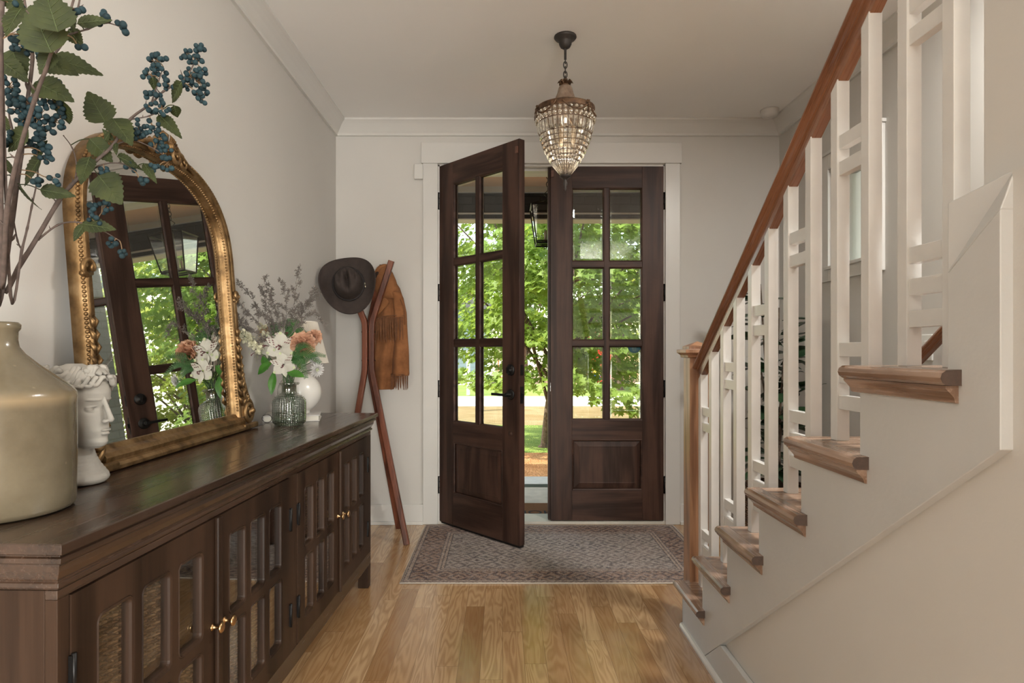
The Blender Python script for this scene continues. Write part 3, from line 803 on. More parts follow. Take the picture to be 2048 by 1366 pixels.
# ---------------------------------------------------------------- trees
def rot_to(n):
    return Vector((0, 0, 1)).rotation_difference(Vector(n)).to_matrix()
MAPLE = [(0, -.30), (.10, -.02), (.42, -.22), (.30, .05), (.58, .28), (.26, .26), (.20, .40), (0, .80), (-.20, .40), (-.26, .26), (-.58, .28), (-.30, .05), (-.42, -.22), (-.10, -.02)]
OVAL = [(0, -.5), (.22, -.25), (.26, .1), (0, .6), (-.26, .1), (-.22, -.25)]
def leaf_cloud(name, mat, parent, boughs, per, size, outline, droop=.5, seed=1, center=None):
    rnd = random.Random(seed); vs = []; fs = []
    n = len(outline)
    for (c, R, flatz) in boughs:
        c = Vector(c)
        out = (c - center) if center is not None else Vector((0, -1, 0)); out.z = 0
        if out.length > 1e-3: out.normalize()
        for _ in range(per):
            while True:
                q = Vector((rnd.uniform(-1, 1), rnd.uniform(-1, 1), rnd.uniform(-1, 1)))
                if q.length < 1: break
            p = c + Vector((q.x * R, q.y * R, q.z * R * flatz)); p.z -= R * .35 * (q.x ** 2 + q.y ** 2)
            nrm = (Vector((rnd.gauss(0, .45), rnd.gauss(0, .45), 1.0)) + out * droop).normalized()
            tip = (out * .8 + Vector((rnd.gauss(0, .6), rnd.gauss(0, .6), -.6))).normalized()
            Bm = basis(tip, nrm); s = size * rnd.uniform(.65, 1.2); b0 = len(vs)
            fold = rnd.uniform(.05, .35)
            for x, y in outline: vs.append(p + Bm @ Vector((y * s, x * s, abs(x) * s * fold)))
            fs.append(tuple(range(b0, b0 + n)))
    me = bpy.data.meshes.new(name); me.from_pydata(vs, [], fs); me.materials.append(mat); me.update()
    o = bpy.data.objects.new(name, me); COL.objects.link(o); o.parent = parent; return o
def boughs_in(c, rad, n, R, seed, shell=.55, flatz=.35, zmin=-9):
    rnd = random.Random(seed); out = []
    while len(out) < n:
        q = Vector((rnd.uniform(-1, 1), rnd.uniform(-1, 1), rnd.uniform(-1, 1)))
        if q.length > 1 or q.length < shell * rnd.random() ** .3: continue
        p = Vector((c[0] + q.x * rad[0], c[1] + q.y * rad[1], c[2] + q.z * rad[2]))
        if p.z < zmin: continue
        out.append((p, R * rnd.uniform(.7, 1.3), flatz))
    return out
bark = flat('tree_bark', (.12, .085, .06), .9, var=.45, nscale=25, bump=1.0, bscale=40, bdist=.02)
def tree(loc, label, cc, rad, nb, per, R, size, outline, mat, seed, trunk_r=.09, lean=(.05, 0), zmin=-9, hb=1.9, extra=(), name='tree', group=None):
    t = empty(name, loc); tag(t, label, 'tree', group)
    rnd = random.Random(seed); b = MB()
    top = Vector((cc[0], cc[1], cc[2] + rad[2] * .5))
    tp = spline([(0, 0, -.05), (lean[0] * .5, 0, hb * .45), (lean[0], lean[1], hb), tuple(top)], 6)
    b.tube([(0, 0, -.1), (0, 0, .02)] + tp[1:], [trunk_r * 1.9, trunk_r * 1.35] + [trunk_r * (1.05 - .85 * i / len(tp)) for i in range(1, len(tp))], 12)
    for i in range(14):
        p0 = tp[min(len(tp) - 2, 7 + int(i * 10 / 14))]; a = rnd.uniform(0, 2 * PI)
        e = Vector((cc[0] + math.cos(a) * rad[0] * .75, cc[1] + math.sin(a) * rad[1] * .75, cc[2] + rnd.uniform(-.5, .7) * rad[2]))
        mid = p0.lerp(e, .5) + Vector((0, 0, .25)); b.tube(spline([p0, mid, e], 5), [trunk_r * .45 * (1 - .08 * q) for q in range(11)], 6)
    b.build('trunk', bark, t)
    bs = boughs_in(cc, rad, nb, R, seed, zmin=zmin) + [(Vector(c), r, .35) for c, r in extra]
    leaf_cloud('foliage', mat, t, bs, per, size, outline, seed=seed, center=Vector(cc))
    return t
Lmaple = leafmat('maple_leaf', (.10, .20, .03), (.25, .37, .07), .5, .45, .9, tcol=(.52, .66, .10))
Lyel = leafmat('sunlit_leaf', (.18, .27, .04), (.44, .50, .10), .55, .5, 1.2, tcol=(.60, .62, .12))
Ldark = leafmat('far_leaf', (.055, .11, .025), (.14, .22, .05), .6, .35, .5)
# the maple straight ahead; trunk seen in the gap between the leaves
mt0 = Vector(((1088 - VPX) / 125.5, 9.96, GZ_))
tree(mt0, 'leafy green maple tree in the front lawn, straight outside the doors', (.30, .4, 3.25), (2.6, 2.3, 2.55), 420, 62, .40, .118, MAPLE, Lmaple, 5, .066, (.12, 0), zmin=1.02, hb=1.35,
     extra=[((.75, -1.6, .95), .30), ((.95, -1.5, .80), .26), ((.55, -1.3, 1.05), .32), ((-.45, -1.4, 1.12), .35), ((-.85, -1.3, 1.15), .34), ((-1.25, -1.2, 1.2), .34), ((1.45, -1.4, 1.15), .36), ((.2, -1.5, 1.2), .33), ((1.25, -1.7, 1.0), .26)])
tree(Vector((5.5, 15.0, GZ_)), 'sunlit yellow green tree standing right of the maple on the verge', (0, 0, 2.9), (2.3, 2.0, 2.8), 260, 62, .45, .13, MAPLE, Lyel, 8, .08, (0, 0), hb=1.2)
tree(Vector((14.5, 9.0, GZ_)), 'tall bright tree far right beyond the lawn', (0, 0, 3.3), (3.6, 3.0, 3.4), 150, 50, .6, .2, OVAL, Lyel, 9, .12, (0, 0), hb=1.5)
tree(Vector((4.6, 24.5, GZ_)), 'green tree behind the road on the right', (0, 0, 3.9), (3.4, 2.5, 3.2), 130, 45, .6, .26, OVAL, Ldark, 12, .14, (0, 0), zmin=1.3)
tree(Vector((1.5, 41, GZ_)), 'broad tree behind the red shed', (0, 0, 5.2), (4.2, 3, 4.4), 130, 45, .8, .34, OVAL, Ldark, 13, .2, (0, 0), zmin=1.6)
tree(Vector((-9.5, 42, GZ_)), 'tree behind the blue house at the left', (0, 0, 5.2), (4.5, 3, 4.6), 130, 45, .8, .34, OVAL, Ldark, 14, .2, (0, 0), zmin=1.2)
tree(Vector((6.2, 5.6, GZ_)), 'small tree outside the right wall window', (0, 0, 1.95), (1.0, 1.0, 1.1), 60, 40, .3, .12, OVAL, Lyel, 15, .05, (0, 0))
tree(Vector((12.5, 31.0, GZ_)), 'rounded tree far right across the road, first of the row', (0, 0, 3.9), (4.2, 2.5, 3.9), 150, 45, .8, .30, OVAL, Ldark, 16, .14, (0, 0), zmin=.2)
tree(Vector((23.5, 31.5, GZ_)), 'rounded tree far right across the road, farthest of the row', (0, 0, 4.2), (4.8, 2.6, 4.2), 150, 45, .8, .30, OVAL, Lyel, 17, .14, (0, 0), zmin=.2)
tree(Vector((12.5, 16.6, GZ_)), 'bright tree standing between the road and the gabled house', (-3.0, 0, 1.7), (.9, .9, 1.2), 40, 40, .4, .14, OVAL, Lyel, 18, .05, (0, 0), zmin=.2) if False else None
for i, (x, y, s) in enumerate(((3.3, 27.0, 1.0), (5.0, 27.4, 1.2), (7.4, 8.0, 1.0), (9.2, 9.2, 1.2), (9.8, 11.6, 1.3))):
    t = empty('shrub', (x, y, GZ_))
    tag(t, ['low green bush across the road, left of two', 'low green bush across the road, right of two', 'bush at the foot of the sunlit tree on the right', 'second bush right of the sunlit tree', 'big rounded bush at the far right of the lawn'][i], 'bush')
    leaf_cloud('foliage', Ldark if i < 2 else Lyel, t, boughs_in((0, 0, s * .45), (s, s * .6, s * .55), 28, .3 * s, 40 + i), 45, .13, OVAL, seed=60 + i, center=Vector((0, 0, 0)))
    b = MB(); b.tube([(0, 0, 0), (0, 0, s * .4)], .02, 6); b.build('stem', bark, t)

# ---------------------------------------------------------------- across the road
def siding_mat(name, c, pitch=.16):
    m = NT(name); s = m.node('SeparateXYZ', {0: m.co()})
    w = m.math('FRACT', m.math('DIVIDE', s.outputs[2], pitch))
    m.set(base=m.mix(m.ramp(w, [(.0, (1, 1, 1)), (.12, (0, 0, 0))]), c, tuple(x * .45 for x in c)), rough=.6, normal=m.bump(w, .6, .03)); return m.mat
h = empty('neighbour_house', (-3.1, 28.2, GZ_)); tag(h, 'blue grey clapboard house across the road at the left', 'house')
b = MB(); b.box(-4.5, 2.55, 0, 6, .55, 3.4); b.build('siding_wall', siding_mat('blue_siding', (.20, .26, .33)), h)
b = MB(); b.box(-4.5, 2.55, -.02, 6, 0, .55); b.build('foundation', M['coping'], h)
b = MB(); b.prism([(-5, 3.4), (3.0, 3.4), (-1, 5.6)], 'y', -.4, 6.4); b.build('roof', flat('dark_shingle', (.10, .10, .11), .9), h)
b = MB(); b.box(.4, 1.25, -.05, 0, 1.35, 2.6); b.build('window', M['white_ext'], h)
b = MB(); b.box(.48, 1.17, -.06, -.05, 1.43, 2.52); b.build('pane', M['black'], h)
b = MB(); b.box(2.40, 2.62, -.12, .1, 0, 3.4); b.build('corner_board', M['white_ext'], h)
h = empty('red_shed', (4.0, 30.0, GZ_)); tag(h, 'bright red shed with white cross beam across the road', 'shed')
b = MB(); b.box(-1.05, 1.2, 0, 2.5, .0, 2.0); b.build('shed_wall', siding_mat('red_siding', (.62, .035, .02), 3.0), h)
b = MB(); b.prism([(-1.3, 2.0), (1.4, 2.0), (.05, 2.9)], 'y', -.2, 2.7); b.build('roof', flat('shed_roof', (.30, .06, .05), .8), h)
b = MB(); b.box(-1.05, 1.2, -.04, 0, .50, .58); b.bar((-.4, -.03, 1.5), (.4, -.03, .62), .06, .05); b.build('cross_beam', M['white_ext'], h)
h = empty('yellow_building', (8.6, 33.0, GZ_)); tag(h, 'pale yellow low building across the road at the right', 'building')
b = MB(); b.box(-3.4, 4, 0, 4, 0, 1.9); b.build('building_wall', flat('yellow_stucco', (.72, .52, .30), .8), h)
b = MB(); b.box(-3.6, 4.2, -.2, 4.2, 1.9, 2.1); b.build('roof', M['dirt'], h)
h = empty('orange_fence', (-.2, 26.6, GZ_)); tag(h, 'orange painted fence panel beside the blue house', 'fence')
b = MB()
for i in range(6): b.box(i * .2, i * .2 + .05, 0, .05, .0, 1.35)
b.box(-.05, 1.1, -.02, 0, 1.25, 1.35); b.box(-.05, 1.1, -.02, 0, .35, .42)
b.build('pickets', flat('orange_paint', (.55, .12, .04), .7), h)
h = empty('mailbox', (-.53, 16.0, GZ_)); tag(h, 'white mailbox post at the roadside, seen beside the door handle', 'mailbox')
b = MB(); b.box(-.055, .055, -.055, .055, 0, 1.05); b.build('post', flat('grey_post', (.45, .42, .38), .8), h)
b = MB(); b.box(-.08, .08, -.2, .15, .93, 1.12); b.build('box_body', M['white_ext'], h, bevel=.03)
h = tag(B('white_marker_post', M['white_ext'], (-.06, .06, -.06, .06, 0, 1.55), bevel=.02), 'white roadside post left of the mailbox', 'post'); h.location = (-1.18, 19.6 + 2, GZ_)
h = empty('garden_flag', (3.42, 22.6, GZ_)); tag(h, 'small yellow and blue garden flag on a thin pole in front of the red shed', 'garden flag')
b = MB(); b.tube([(0, 0, 0), (0, 0, .95)], .012, 6); b.build('pole', M['black'], h)
b = MB(); b.box(-.14, .12, 0, .01, .62, .90); b.build('flag_cloth', flat('yellow_cloth', (.75, .5, .08), .8), h)
b = MB(); b.box(-.14, .12, -.004, 0, .52, .66); b.build('flag_band', flat('blue_cloth', (.04, .12, .45), .8), h)
# neighbour gable seen through the small right window
h = empty('gabled_house', (9.6, 19.0, GZ_)); tag(h, 'white gabled house seen through the small right window', 'house')
b = MB(); b.prism([(0, 0), (6, 0), (6, 5.3), (3, 8.0), (0, 5.3)], 'y', 0, 5); b.build('house_wall', siding_mat('white_siding', (.72, .72, .70)), h)
b = MB(); b.sweep([(-.5, -.4, 4.85), (3, -.4, 8.0), (6.5, -.4, 4.85)], [(-.0, 0), (5.8, 0), (5.8, .32), (0, .32)], up=(0, 0, 1)); b.build('roof', flat('green_black_shingle', (.05, .07, .07), .9), h)
# ---------------------------------------------------------------- sideboard
SA = math.atan(.0385)                           # it stands slightly skewed to the wall
# local frame: x along the front (near end 0 -> far end), y depth (0 = front face, negative into the wall side), z up
sbx, sby = -.717, 1.016
ZT = .865
LEN = 2.166; DEP = .395
def sb_dir():
    return Vector((math.sin(SA), math.cos(SA), 0)), Vector((-math.cos(SA), math.sin(SA), 0))
sb = empty('sideboard', (sbx, sby, 0), (0, 0, PI / 2 - SA)); tag(sb, 'long dark brown sideboard with glazed grid doors along the left wall', 'sideboard')
# local x -> world +Y direction (slightly +X), local y -> world -X
IN = .030                                       # body inset from the top edge
bx, by = IN, IN
BL = LEN - 2 * IN; BD = DEP - IN - .01
b = MB()
tp = [(0.0, ZT - .003), (.003, ZT), (.012, ZT)]
prof = [(i_, ZT - d_) for i_, d_ in [(.003, 0), (0, .002), (0, .017), (.003, .019), (.011, .0195), (.011, .0235), (.007, .026), (.007, .034), (.010, .0365), (.017, .037), (.016, .041), (.018, .052), (.024, .063), (.028, .071), (.024, .0735), (.023, .080), (.026, .084), (.033, .085), (.033, .0885)]]
vs = []; fs = []
for ins, z in prof: vs += [(ins, ins, z), (LEN - ins, ins, z), (LEN - ins, DEP, z), (ins, DEP, z)]
for i in range(len(prof) - 1):
    for j in range(4):
        j2 = (j + 1) % 4; fs.append((i * 4 + j, i * 4 + j2, (i + 1) * 4 + j2, (i + 1) * 4 + j))
fs.append((0, 1, 2, 3)); fs.append(tuple((len(prof) - 1) * 4 + j for j in range(4)))
b.add(vs, fs)
b.build('top', M['side_y'], sb, bevel=.0006)
zb0, zd0, zd1, zb1 = .112, .175, .762, .778
D = [(.058, .563), (.563, 1.053), (1.123, 1.598), (1.598, 2.058)]       # door spans along local x (from the top's near edge)
b = MB()
b.m = 0
b.box(bx, LEN - IN, by, by + .022, zd1, zb1 + .0); b.box(bx, LEN - IN, by, by + .022, zb0, zd0)
b.m = 1
for x0, x1 in ((bx, D[0][0]), (D[1][1], D[2][0]), (D[3][1], LEN - IN)): b.box(x0, x1, by, by + .022, zd0, zd1)
b.m = 0
b.m = 1; b.box(bx, bx + .02, by + .022, DEP - .01, zb0, zb1); b.box(LEN - IN - .02, LEN - IN, by + .022, DEP - .01, zb0, zb1); b.m = 0
b.box(bx, LEN - IN, DEP - .02, DEP - .01, zb0, zb1); b.box(bx, LEN - IN, by + .022, DEP - .02, zb0, zb0 + .04)
b.box(1.07, 1.09, by + .03, DEP - .02, zb0 + .04, zb1)
b.build('carcass', [M['side_y'], M['side_z']], sb, bevel=.0015)
b = MB(); b.box(bx + .02, 1.07, by + .06, DEP - .02, .455, .470); b.box(1.09, LEN - IN - .02, by + .06, DEP - .02, .455, .470); b.build('shelf', M['side_y'], sb)
for x in (bx, LEN - IN - .052):
    for y in (by, DEP - .062):
        b = MB(); b.box(x, x + .052, y, y + .052, 0, zb0 + .001); b.v = [(px + (.004 if z < .01 else 0) * (1 if px < x + .02 else -1), py, z) for px, py, z in b.v]
        b.build('leg', M['side_z'], sb, bevel=.003)
def cell_hole(b, x0, x1, z0, z1, hx0, hx1, hz0, hz1, r, y0, y1, n=5):
    """plate cell with a rounded rectangular opening; moulded edge, front y0, back y1"""
    cs = [((hx1 - r, hz1 - r), 0, (x1, z1)), ((hx0 + r, hz1 - r), PI / 2, (x0, z1)), ((hx0 + r, hz0 + r), PI, (x0, z0)), ((hx1 - r, hz0 + r), 1.5 * PI, (x1, z0))]
    loops = []
    for off, y in ((0, y0), (.002, y0 + .0015), (.004, y0 - .001), (.008, y0 + .001), (.010, y0 + .006), (.010, y1)):
        L = []
        for (cx, cz), a0, _ in cs:
            for i in range(n + 1):
                a = a0 + PI / 2 * i / n; rr = max(.001, r - off)
                L.append((cx + rr * math.cos(a), y, cz + rr * math.sin(a)))
        loops.append(L)
    m = len(loops[0]); vs = [p for L in loops for p in L]; fs = []
    for k in range(len(loops) - 1):
        for i in range(m): fs.append((k * m + i, k * m + (i + 1) % m, (k + 1) * m + (i + 1) % m, (k + 1) * m + i))
    c0 = len(vs)
    vs += [(cs[i][2][0], y0, cs[i][2][1]) for i in range(4)]
    for i in range(4):
        for q in range(n): fs.append((c0 + i, i * (n + 1) + q, i * (n + 1) + q + 1))
        fs.append((c0 + i, i * (n + 1) + n, ((i + 1) % 4) * (n + 1), c0 + (i + 1) % 4))
    b.add(vs, fs)
for di, (x0, x1) in enumerate(D):
    y0 = by - .003; th = .021
    x0 += .0015; x1 -= .0015; z0, z1 = zd0 + .002, zd1 - .002
    b = MB()
    st_, rl_, mu = .062, .060, .022
    w = x1 - x0; xs = [x0 + st_ + i * (w - 2 * st_ + mu) / 3 for i in range(3)]
    hw = (w - 2 * st_ - 2 * mu) / 3; hh = (z1 - z0 - 2 * rl_ - mu) / 2
    zs = [z0 + rl_, z0 + rl_ + hh + mu]
    cxs = [x0, xs[0] + hw + mu / 2, xs[1] + hw + mu / 2, x1]; czs = [z0, z0 + rl_ + hh + mu / 2, z1]
    for i in range(3):
        for j in range(2):
            cell_hole(b, cxs[i], cxs[i + 1], czs[j], czs[j + 1], xs[i], xs[i] + hw, zs[j], zs[j] + hh, .020, y0, y0 + th)
    b.add([(x0, y0, z0), (x1, y0, z0), (x1, y0, z1), (x0, y0, z1), (x0, y0 + th, z0), (x1, y0 + th, z0), (x1, y0 + th, z1), (x0, y0 + th, z1)],
          [(0, 1, 5, 4), (1, 2, 6, 5), (2, 3, 7, 6), (3, 0, 4, 7)])
    dr = b.build('door', M['side_z'], sb, recalc=True, weld=True)
    if di in (1, 3):
        b = MB(); b.box(x0 - .014, x0 + .010, y0 - .012, y0, z0 - .002, z1 + .002); b.build('meeting_bead', M['side_z'], dr, bevel=.004)
    b = MB(); b.box(x0 + .04, x1 - .04, y0 + .012, y0 + .015, z0 + .04, z1 - .04); b.build('glass', M['glass_cab'], dr)
    hx = x0 if di in (0, 2) else x1
    for hz_ in (zd0 + .13, zd1 - .14):
        b = MB(); b.box(hx - .006, hx + .006, y0 - .005, y0 + .002, hz_ - .035, hz_ + .035); b.tube([(hx, y0 - .004, hz_ - .038), (hx, y0 - .004, hz_ + .038)], .0045, 8)
        b.build('hinge', M['black'], dr)
    kx = (x1 - .022) if di in (0, 2) else (x0 + .016)
    kz = .492 if di < 2 else .495
    b = MB(); Mx = Matrix.Translation((kx, y0 - (.010 if di in (1, 3) else 0), kz)) @ Matrix.Rotation(PI / 2, 4, 'X')
    b.lathe([(0, 0), (.009, 0), (.009, .002), (.0042, .004), (.0038, .016), (.007, .020), (.0125, .022), (.0135, .025), (.011, .028), (0, .029)], 24, M=Mx)
    b.build('knob', M['brass'], dr)
# woven baskets inside, seen through the glass
def weave_mat():
    m = NT('woven_seagrass')
    s = m.node('SeparateXYZ', {0: m.co()})
    u = m.math('MULTIPLY', m.math('ADD', s.outputs[0], s.outputs[1]), 62.0); v = m.math('MULTIPLY', s.outputs[2], 75.0)
    row = m.math('FLOOR', v); sh = m.math('MULTIPLY', m.math('MODULO', row, 2), .5)
    a = m.math('ABSOLUTE', m.math('SINE', m.math('MULTIPLY', m.math('ADD', u, sh), PI))); c = m.math('ABSOLUTE', m.math('SINE', m.math('MULTIPLY', v, PI)))
    h = m.math('MULTIPLY', a, c); n = m.noise(m.co(), 90, 3)
    m.set(base=m.ramp(m.math('ADD', m.math('MULTIPLY', h, .7), m.math('MULTIPLY', n, .4)), [(.2, (.045, .020, .010)), (.6, (.27, .135, .065)), (.95, (.46, .27, .15))]), rough=.6, normal=m.bump(h, 1.0, .012))
    return m.mat
M['weave'] = weave_mat()
def woven(name, parent, x0, x1, y0, y1, z0, z1, rows=26):
    b = MB(); pts = []
    for k in range(rows):
        z = z0 + (z1 - z0) * (k + .5) / rows; ph = k % 2; L = []
        per = [(x0, y0, x1, y0), (x1, y0, x1, y1), (x1, y1, x0, y1), (x0, y1, x0, y0)]
        for ax, ay, bx_, by_ in per:
            n = max(4, int(math.hypot(bx_ - ax, by_ - ay) / .016))
            nx, ny = (by_ - ay), -(bx_ - ax); ll = math.hypot(nx, ny); nx /= ll; ny /= ll
            for i in range(n):
                t = i / n; o = .0042 * (1 if (i + ph) % 2 else -1)
                L.append((ax + (bx_ - ax) * t + nx * o, ay + (by_ - ay) * t + ny * o, z))
        b.tube(L, (z1 - z0) / rows * .56, 5, closed=True)
    b.build('woven_side', M['weave'], parent)
Zb = zb0 + .0405
for i, (xa, xb_) in enumerate(((.075, .50), (.60, .99), (1.16, 1.60), (1.66, 2.05))):
    for lv, (z0, z1) in enumerate(((Zb, .40), (.4705, .66 + .03 * (i % 2)))):
        if lv == 1 and i in (1, 3): continue
        t = empty('woven_basket', (0, 0, 0)); t.matrix_world = Matrix.Translation((sbx, sby, 0)) @ Matrix.Rotation(PI / 2 - SA, 4, 'Z') @ Matrix.Translation(((xa + xb_) / 2, .21, z0))
        t.location = t.matrix_world.translation; t.rotation_euler = (0, 0, PI / 2 - SA)
        w = (xb_ - xa) / 2 - .015; d = .115
        woven('x', t, -w, w, -d, d, .0065, z1 - z0)
        b = MB(); b.box(-w + .006, w - .006, -d + .006, d - .006, .0, .006); b.build('basket_base', M['weave'], t)
        pos = ['behind the nearest sideboard door', 'behind the second nearest sideboard door', 'behind the third sideboard door from the camera', 'behind the farthest sideboard door']
        tag(t, 'brown woven basket ' + pos[i] + (', lower shelf' if lv == 0 else ', upper shelf'), 'basket', 'woven baskets in the sideboard')

# ---------------------------------------------------------------- gold framed mirror
def gold_mat():
    m = NT('antique_gold')
    n = m.noise(m.co(), 18, 5, .6); n2 = m.noise(m.co(), 70, 4, .6)
    base = m.ramp(n, [(.28, (.07, .04, .018)), (.5, (.25, .15, .065)), (.75, (.42, .285, .15))])
    m.set(base=base, metal=.85, rough=m.math('MULTIPLY_ADD', n2, .3, .30), normal=m.bump(n2, .35, .002))
    return m.mat
M['gold'] = gold_mat()
mr_m = NT('mirror_silver'); mr_m.set(base=(.86, .87, .85, 1), metal=1.0, rough=.004)
TH = math.radians(4.5)
mr = empty('wall_mirror', (-1.055, 2.045, ZT + .001), (-TH, 0, PI / 2 - .0)); tag(mr, 'arched gold framed mirror leaning on the left wall atop the sideboard', 'mirror')
HWm = .455; HS = .64; HT = .978
def arch(hw, zb, zs, zt, n=44, p=2.55):
    L = [(-hw, zb)]
    L.append((-hw, zs))
    for i in range(1, n):
        a = PI - PI * i / n; c, s_ = math.cos(a), math.sin(a)
        L.append((hw * math.copysign(abs(c) ** (2 / p), c), zs + (zt - zs) * abs(s_) ** (2 / p)))
    L += [(hw, zs), (hw, zb)]
    return L
FW = .043
outer = arch(HWm, .05, HS, HT)
mid = arch(HWm - FW / 2, .05, HS, HT - FW / 2)
# frame moulding swept along the arch (cross-section across the frame, depth towards the room = -y)
b = MB()
prof = [(-FW / 2, .012), (-FW / 2, -.018), (-FW / 2 + .006, -.030), (-.010, -.036), (-.004, -.028), (.004, -.026), (.010, -.030), (.016, -.022), (FW / 2 - .004, -.014), (FW / 2, -.006), (FW / 2, .012)]
path = [(x, 0, z) for x, z in mid]
vs = []; k = len(path); m_ = len(prof)
for i, p in enumerate(path):
    p = Vector(p); t = (Vector(path[min(i + 1, k - 1)]) - Vector(path[max(i - 1, 0)])).normalized()
    nrm = Vector((t.z, 0, -t.x))             # towards the inside of the arch
    for a, d in prof: vs.append(p + nrm * a + Vector((0, d, 0)))
fs = [(i * m_ + j, i * m_ + (j + 1) % m_, (i + 1) * m_ + (j + 1) % m_, (i + 1) * m_ + j) for i in range(k - 1) for j in range(m_)]
b.add(vs, fs, True)
fr = b.build('frame', M['gold'], mr)
# bottom rail and feet
b = MB()
b.prism([(.012, .0), (-.050, .0), (-.052, .010), (-.044, .018), (-.036, .022), (-.040, .034), (-.032, .046), (-.016, .052), (-.010, .064), (.012, .066)], 'x', -HWm + .02, HWm - .02)
b.build('bottom_rail', M['gold'], mr, bevel=.001)
for s in (-1, 1):
    b = MB(); b.box(s * (HWm + .01) - .065, s * (HWm + .01) + .065, -.052, .014, 0, .022); b.build('foot', M['gold'], mr, bevel=.006, seg=3)
    b = MB()
    def spiral(cx, cz, r0, turns, a0, dirn, y, tw):
        pts = []; N = int(26 * turns)
        for i in range(N + 1):
            t = i / N; a = a0 + dirn * 2 * PI * turns * t; r = r0 * (1 - t) ** .8 + .003
            pts.append((cx + r * math.cos(a), y - .018 * t, cz + r * math.sin(a)))
        b.tube(pts, [tw * (1 - .55 * i / N) for i in range(N + 1)], 8)
    cx = s * (HWm + .012)
    spiral(cx + s * .012, .070, .045, 1.9, PI / 2 if s > 0 else PI / 2, -s, -.028, .012)
    spiral(cx - s * .005, .135, .026, 1.5, -PI / 2, s, -.026, .008)
    b.sph((cx + s * .012, -.050, .070), .013, 12, 8)
    # acanthus climbing the side
    for i in range(9):
        z = .10 + i * .034; w = .030 * (1 - i / 12)
        for q in (-1, 1):
            b.tube([(s * (HWm - .018), -.030, z), (s * (HWm - .018) + q * w * .7, -.036, z + .018), (s * (HWm - .018) + q * w, -.028, z + .034)], [.008, .007, .002], 6)
    b.tube(spline([(cx + s * .05, -.02, .05), (cx + s * .035, -.028, .12), (cx + s * .006, -.03, .18), (cx - s * .012, -.03, .26), (s * (HWm - .02), -.03, .40)], 8), [.015, .014, .013, .012, .011, .010, .009, .009, .008, .008] + [.006] * 23, 8)
    b.build('corner_scroll', M['gold'], mr)
    b = MB(); spiral(s * (HWm - .014), .53, .020, 1.3, -PI / 2, s, -.030, .008); b.tube([(s * (HWm - .03), -.03, .515), (s * (HWm + .01), -.03, .51)], .007, 6)
    b.build('side_scroll', M['gold'], mr)
# bead rows
def arclen(path):
    L = [0]
    for i in range(1, len(path)): L.append(L[-1] + math.dist(path[i], path[i - 1]))
    return L
def along(path, step):
    L = arclen(path); out = []; d = step / 2; i = 1
    while d < L[-1]:
        while L[i] < d: i += 1
        t = (d - L[i - 1]) / (L[i] - L[i - 1]); out.append(tuple(path[i - 1][q] + (path[i][q] - path[i - 1][q]) * t for q in range(2))); d += step
    return out
b = MB()
for x, z in along(arch(HWm - .002, .08, HS, HT - .002), .0115): b.sph((x, -.026, z), .0055, 6, 4)
b.build('outer_beading', M['gold'], mr)
b = MB()
for x, z in along(arch(HWm - FW + .006, .07, HS, HT - FW + .006), .0115): b.sph((x, -.018, z), .005, 6, 4)
b.build('inner_beading', M['gold'], mr)
# crest of scrolls and leaves
b = MB()
def spiral2(cx, cz, r0, turns, a0, dirn, y, tw):
    pts = []; N = int(26 * turns)
    for i in range(N + 1):
        t = i / N; a = a0 + dirn * 2 * PI * turns * t; r = r0 * (1 - t) ** .8 + .002
        pts.append((cx + r * math.cos(a), y - .010 * t, cz + r * math.sin(a)))
    b.tube(pts, [tw * (1 - .5 * i / N) for i in range(N + 1)], 7)
for s in (-1, 1):
    spiral2(s * .045, HT - .010, .030, 1.6, PI / 2, -s, -.034, .009)
    spiral2(s * .100, HT - .022, .020, 1.4, PI / 2, s, -.032, .007)
    b.tube(spline([(s * .02, -.03, HT - .01), (s * .07, -.038, HT - .002), (s * .13, -.034, HT - .02), (s * .18, -.03, HT - .038)], 6), [.011] * 8 + [.008] * 6 + [.004] * 5, 7)
    for i in range(6):
        a = PI / 2 - s * (.25 + i * .28); b.tube([(s * .01, -.036, HT + .004), (s * .01 + .030 * math.cos(a), -.044, HT + .004 + .034 * math.sin(a)), (s * .01 + .050 * math.cos(a), -.036, HT + .004 + .048 * math.sin(a))], [.008, .009, .002], 6, flat=.6)
b.sph((0, -.044, HT + .002), .016, 12, 8)
b.build('crest', M['gold'], mr)
b = MB(); inn = arch(HWm - FW + .003, .055, HS, HT - FW + .003); n = len(inn)
b.add([(x, .000, z) for x, z in inn] + [(x, .004, z) for x, z in inn], [tuple(range(n)), tuple(range(2 * n - 1, n - 1, -1))])
b.build('mirror_glass', mr_m.mat, mr)
b = MB(); out2 = arch(HWm - .008, .01, HS, HT - .008); n = len(out2)
b.add([(x, .006, z) for x, z in out2] + [(x, .014, z) for x, z in out2], [tuple(range(n)), tuple(range(2 * n - 1, n - 1, -1))] + [(i, (i + 1) % n, n + (i + 1) % n, n + i) for i in range(n)])
b.build('backing', M['side_y'], mr)

